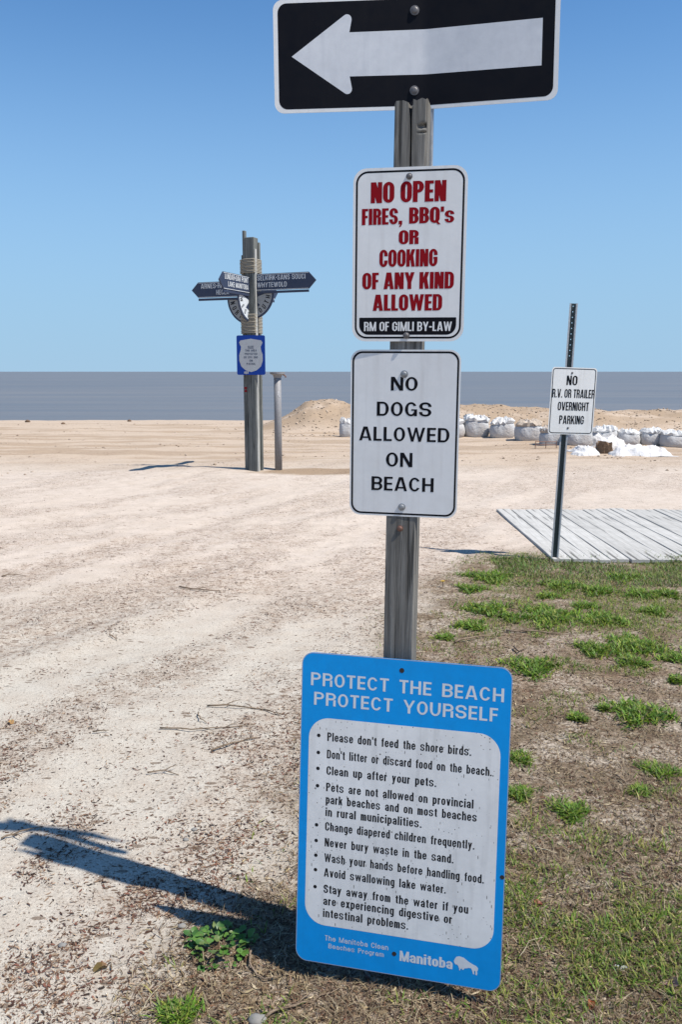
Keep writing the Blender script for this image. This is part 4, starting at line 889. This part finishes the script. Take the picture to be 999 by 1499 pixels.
for k in range(24):
    a = random.uniform(0, 2*math.pi); q = random.uniform(.3, .95); tube(bm, [(0, .01, 0), (math.cos(a)*q*.05, math.sin(a)*q*.045+.01, .02), (math.cos(a)*q*.11, math.sin(a)*q*.1+.01, .012)], .0012, 4)
o = frombm('stems', bm, M['bark'], pr)

# twigs
def twig(pts, r_, label, mt='twig', lift=.006, fork=None, group=None):
    c0 = G(*pts[0]); ws = []
    for j, p in enumerate(pts):
        q = G(*p); ws.append(Vector((q.x, q.y, gz(q.x, q.y)+lift*(1+math.sin(j*2.1))+r_)))
    # subdivide with a little wobble
    fine_ = []
    for a, c_ in zip(ws, ws[1:]):
        for t in (0, .33, .66): fine_.append(a.lerp(c_, t)+Vector((random.uniform(-1, 1), random.uniform(-1, 1), random.uniform(-.3, .6)))*r_*1.1)
    fine_.append(ws[-1]); o0 = fine_[0].copy(); fine_ = [p-o0 for p in fine_]; n_ = len(fine_)
    e = bpy.data.objects.new('twig', None); 
    bm = bmesh.new(); tube(bm, fine_, [r_*(1-.6*k/(n_-1)) for k in range(n_)], 6)
    for fk in (fork or []):
        i0, dx, dy = fk; p = fine_[min(n_-1, int(i0*(n_-1)))]; tube(bm, [p, p+Vector((dx*.5, dy*.5, .006)), p+Vector((dx, dy, .004))], [r_*.6, r_*.5, r_*.25], 5)
    o = frombm('twig', bm, M[mt], None, smooth=True); o.location = o0; tag(o, label, 'twig', group); return o
twig([(2, 845), (18, 843), (38, 844)], .006, 'small dark twig lying on the sand at the left edge')
twig([(263, 861), (290, 866), (324, 866)], .007, 'dark twig lying alone on pale sand in the middle left', fork=[(.6, .08, .05)])
twig([(137, 1073), (160, 1073)], .004, 'short dark twig on the sand left of the branched twigs')
twig([(304, 1035), (345, 1037), (385, 1040), (414, 1048)], .005, 'uppermost branched twig on the sand left of the blue sign', fork=[(.3, .07, .06), (.6, -.05, .06), (.75, .06, -.05)])
twig([(234, 1068), (280, 1071), (330, 1066), (374, 1063)], .004, 'long thin twig under the uppermost branched one', fork=[(.5, .07, -.05), (.7, .06, .05)])
twig([(311, 1101), (335, 1094), (355, 1085), (376, 1082)], .005, 'slanting forked twig on sand near the blue sign', fork=[(.4, -.04, .06), (.7, .06, .03)])
twig([(214, 1134), (240, 1132), (262, 1136)], .004, 'reddish curved twig lowest of the twig cluster', fork=[(.5, .05, .04)])
twig([(290, 1046), (293, 1056), (303, 1060)], .004, 'small curled twig above the long thin one')
twig([(160, 932), (165, 934), (171, 938)], .005, 'tiny dark twig on clean pale sand above the twig cluster')
twig([(0, 1231), (30, 1222), (63, 1211)], .0042, 'thin twig under the tip of the long shadow at the left edge', fork=[(.4, .04, -.03)])
twig([(387, 1495), (420, 1483), (455, 1468), (500, 1449)], .0048, 'long brown stick running from the bottom edge towards the blue sign', fork=[(.55, .05, .05)])
twig([(369, 1393), (366, 1414), (375, 1430), (390, 1437), (405, 1436)], .0042, 'curved pale root looping beside the broadleaf plant')
twig([(416, 1393), (419, 1405), (418, 1420)], .0042, 'short dark bent twig in the shadow edge near the blue sign')
twig([(203, 1489), (222, 1462), (243, 1438), (252, 1425)], .0022, 'long pale straw slanting below the broadleaf plant', 'straw')
twig([(668, 942), (690, 938), (722, 932)], .009, 'pale dead stick lying in the soil just above the blue sign')
twig([(740, 926), (780, 928), (824, 929)], .008, 'long dark stick in the soil below the long grass strip', fork=[(.4, .1, .05)])
twig([(754, 950), (760, 957), (772, 950)], .008, 'short bent twig right of the blue sign top corner')
twig([(784, 1245), (800, 1249), (818, 1251)], .0035, 'pale short twig right of the lower blue sign', 'straw')
twig([(910, 1245), (925, 1252), (937, 1264)], .0035, 'dark slanting twig near the right edge')
twig([(903, 1138), (915, 1148), (928, 1158)], .004, 'reddish twig beside the small tuft at the right')
twig([(761, 1409), (775, 1394), (802, 1372)], .0016, 'long yellowish stalk leaning over the grass by the blue sign corner', 'straw', lift=.02)
twig([(823, 1184), (824, 1176), (825, 1164)], .003, 'dead brown stalk standing out of the yellowish tuft', lift=.012)
# litter wood at the water's edge
for px, py, s_, lb in ((40, 619, .09, 'dark lump of driftwood on the shore crest, farthest left'), (92, 621, .07, 'small dark lump on the shore crest, second from the left'), (189, 617, .07, 'black lump on the shore crest nearest the totem')):
    c = G(px, py); bm = bmesh.new(); bmesh.ops.create_icosphere(bm, subdivisions=2, radius=s_, matrix=Matrix.Diagonal((1.2, .7, .55, 1)))
    for v_ in bm.verts: v_.co *= 1+.25*noise3(v_.co*8)
    o = frombm('driftwood', bm, M['bark'], None); o.location = (c.x, c.y, gz(c.x, c.y)+s_*.25); tag(o, lb, 'driftwood')
# stones
def stone(px, py, r_, label, mt='stone', sq=.6):
    c = G(px, py); bm = bmesh.new(); bmesh.ops.create_icosphere(bm, subdivisions=2, radius=r_, matrix=Matrix.Diagonal((1.15, .9, sq, 1)))
    for v_ in bm.verts: v_.co *= 1+.16*noise3(v_.co*(1.2/r_)+Vector((px, 0, 0)))
    o = frombm('stone', bm, M[mt], None, smooth=True); o.location = (c.x, c.y, gz(c.x, c.y)+r_*.2); tag(o, label, 'stone')
stone(266, 1357, .013, 'small pale angular stone just left of the broadleaf plant')
stone(377, 1496, .026, 'rounded grey stone at the bottom edge beside the long stick')
stone(272, 1230, .011, 'small white stone on the sand above the post shadow'); stone(285, 1215, .011, 'small white stone next to another above the post shadow')
stone(91, 1385, .012, 'reddish pebble alone on the sand in the lower left')
# dead leaves
def leaf(px, py, s_, colr, label):
    c = G(px, py); n_ = 10; vs = [(0, 0, .012)]
    for j in range(n_):
        a = 2*math.pi*j/n_; rr = (1+.25*math.cos(a)+.12*math.sin(j*3.7+px)); vs.append((math.cos(a)*.6*rr, math.sin(a)*.36*rr, .10+.16*math.sin(a*2+px)+.2*abs(math.sin(a))))
    me = bpy.data.meshes.new('dead_leaf'); me.from_pydata(vs, [], [(0, 1+j, 1+(j+1) % n_) for j in range(n_)]); at = me.attributes.new('col', 'FLOAT_COLOR', 'POINT')
    for d in at.data: d.color = (*[q*random.uniform(.8, 1.2) for q in colr], 1)
    me.materials.append(M['leaf']); o = bpy.data.objects.new('dead_leaf', me); COL.objects.link(o); o.scale = (s_, s_, s_); o.location = (c.x, c.y, gz(c.x, c.y)+.003); o.rotation_euler = (random.uniform(-.3, .3), random.uniform(-.3, .3), random.uniform(0, 6)); tag(o, label, 'leaf')
leaf(149, 1420, .04, (.16, .09, .03), 'curled brown dead leaf standing on the sand in the lower left')
leaf(981, 1441, .05, (.28, .17, .14), 'pinkish brown dead leaf in the grass at the right edge')
leaf(922, 1376, .04, (.32, .24, .17), 'pale tan dead leaf in the grass right of the blue sign')
leaf(866, 1475, .03, (.30, .09, .03), 'orange dead leaf in the grass near the bottom edge')
leaf(15, 1060, .04, (.40, .26, .09), 'small yellowish leaf on the sand near the left edge')
leaf(788, 1324, .03, (.28, .08, .05), 'reddish dead leaf in the grass beside the blue sign')
leaf(908, 1422, .035, (.45, .46, .44), 'pale whitish leaf scrap in the grass at the lower right')
# dandelion
c = G(648, 860); dn = empty('dandelion', (c.x, c.y, gz(c.x, c.y))); tag(dn, 'small yellow dandelion flower low in the soil right of the wooden post', 'flower')
M['yellow'] = mat('yellow_petals', (.62, .42, .02), .7)
bm = bmesh.new(); tube(bm, [(0, 0, 0), (.005, 0, .05)], .003, 5); frombm('stem', bm, M['twig'], dn)
bm = bmesh.new()
for k in range(26):
    a = k*2.4; r0 = .006+.016*(k/26); t = .5-.35*k/26
    bm.faces.new([bm.verts.new(q) for q in ((.005, 0, .05), (.005+math.cos(a-.15)*r0, math.sin(a-.15)*r0, .052+t*.02), (.005+math.cos(a)*r0*1.25, math.sin(a)*r0*1.25, .053+t*.02), (.005+math.cos(a+.15)*r0, math.sin(a+.15)*r0, .052+t*.02))])
frombm('petals', bm, M['yellow'], dn)
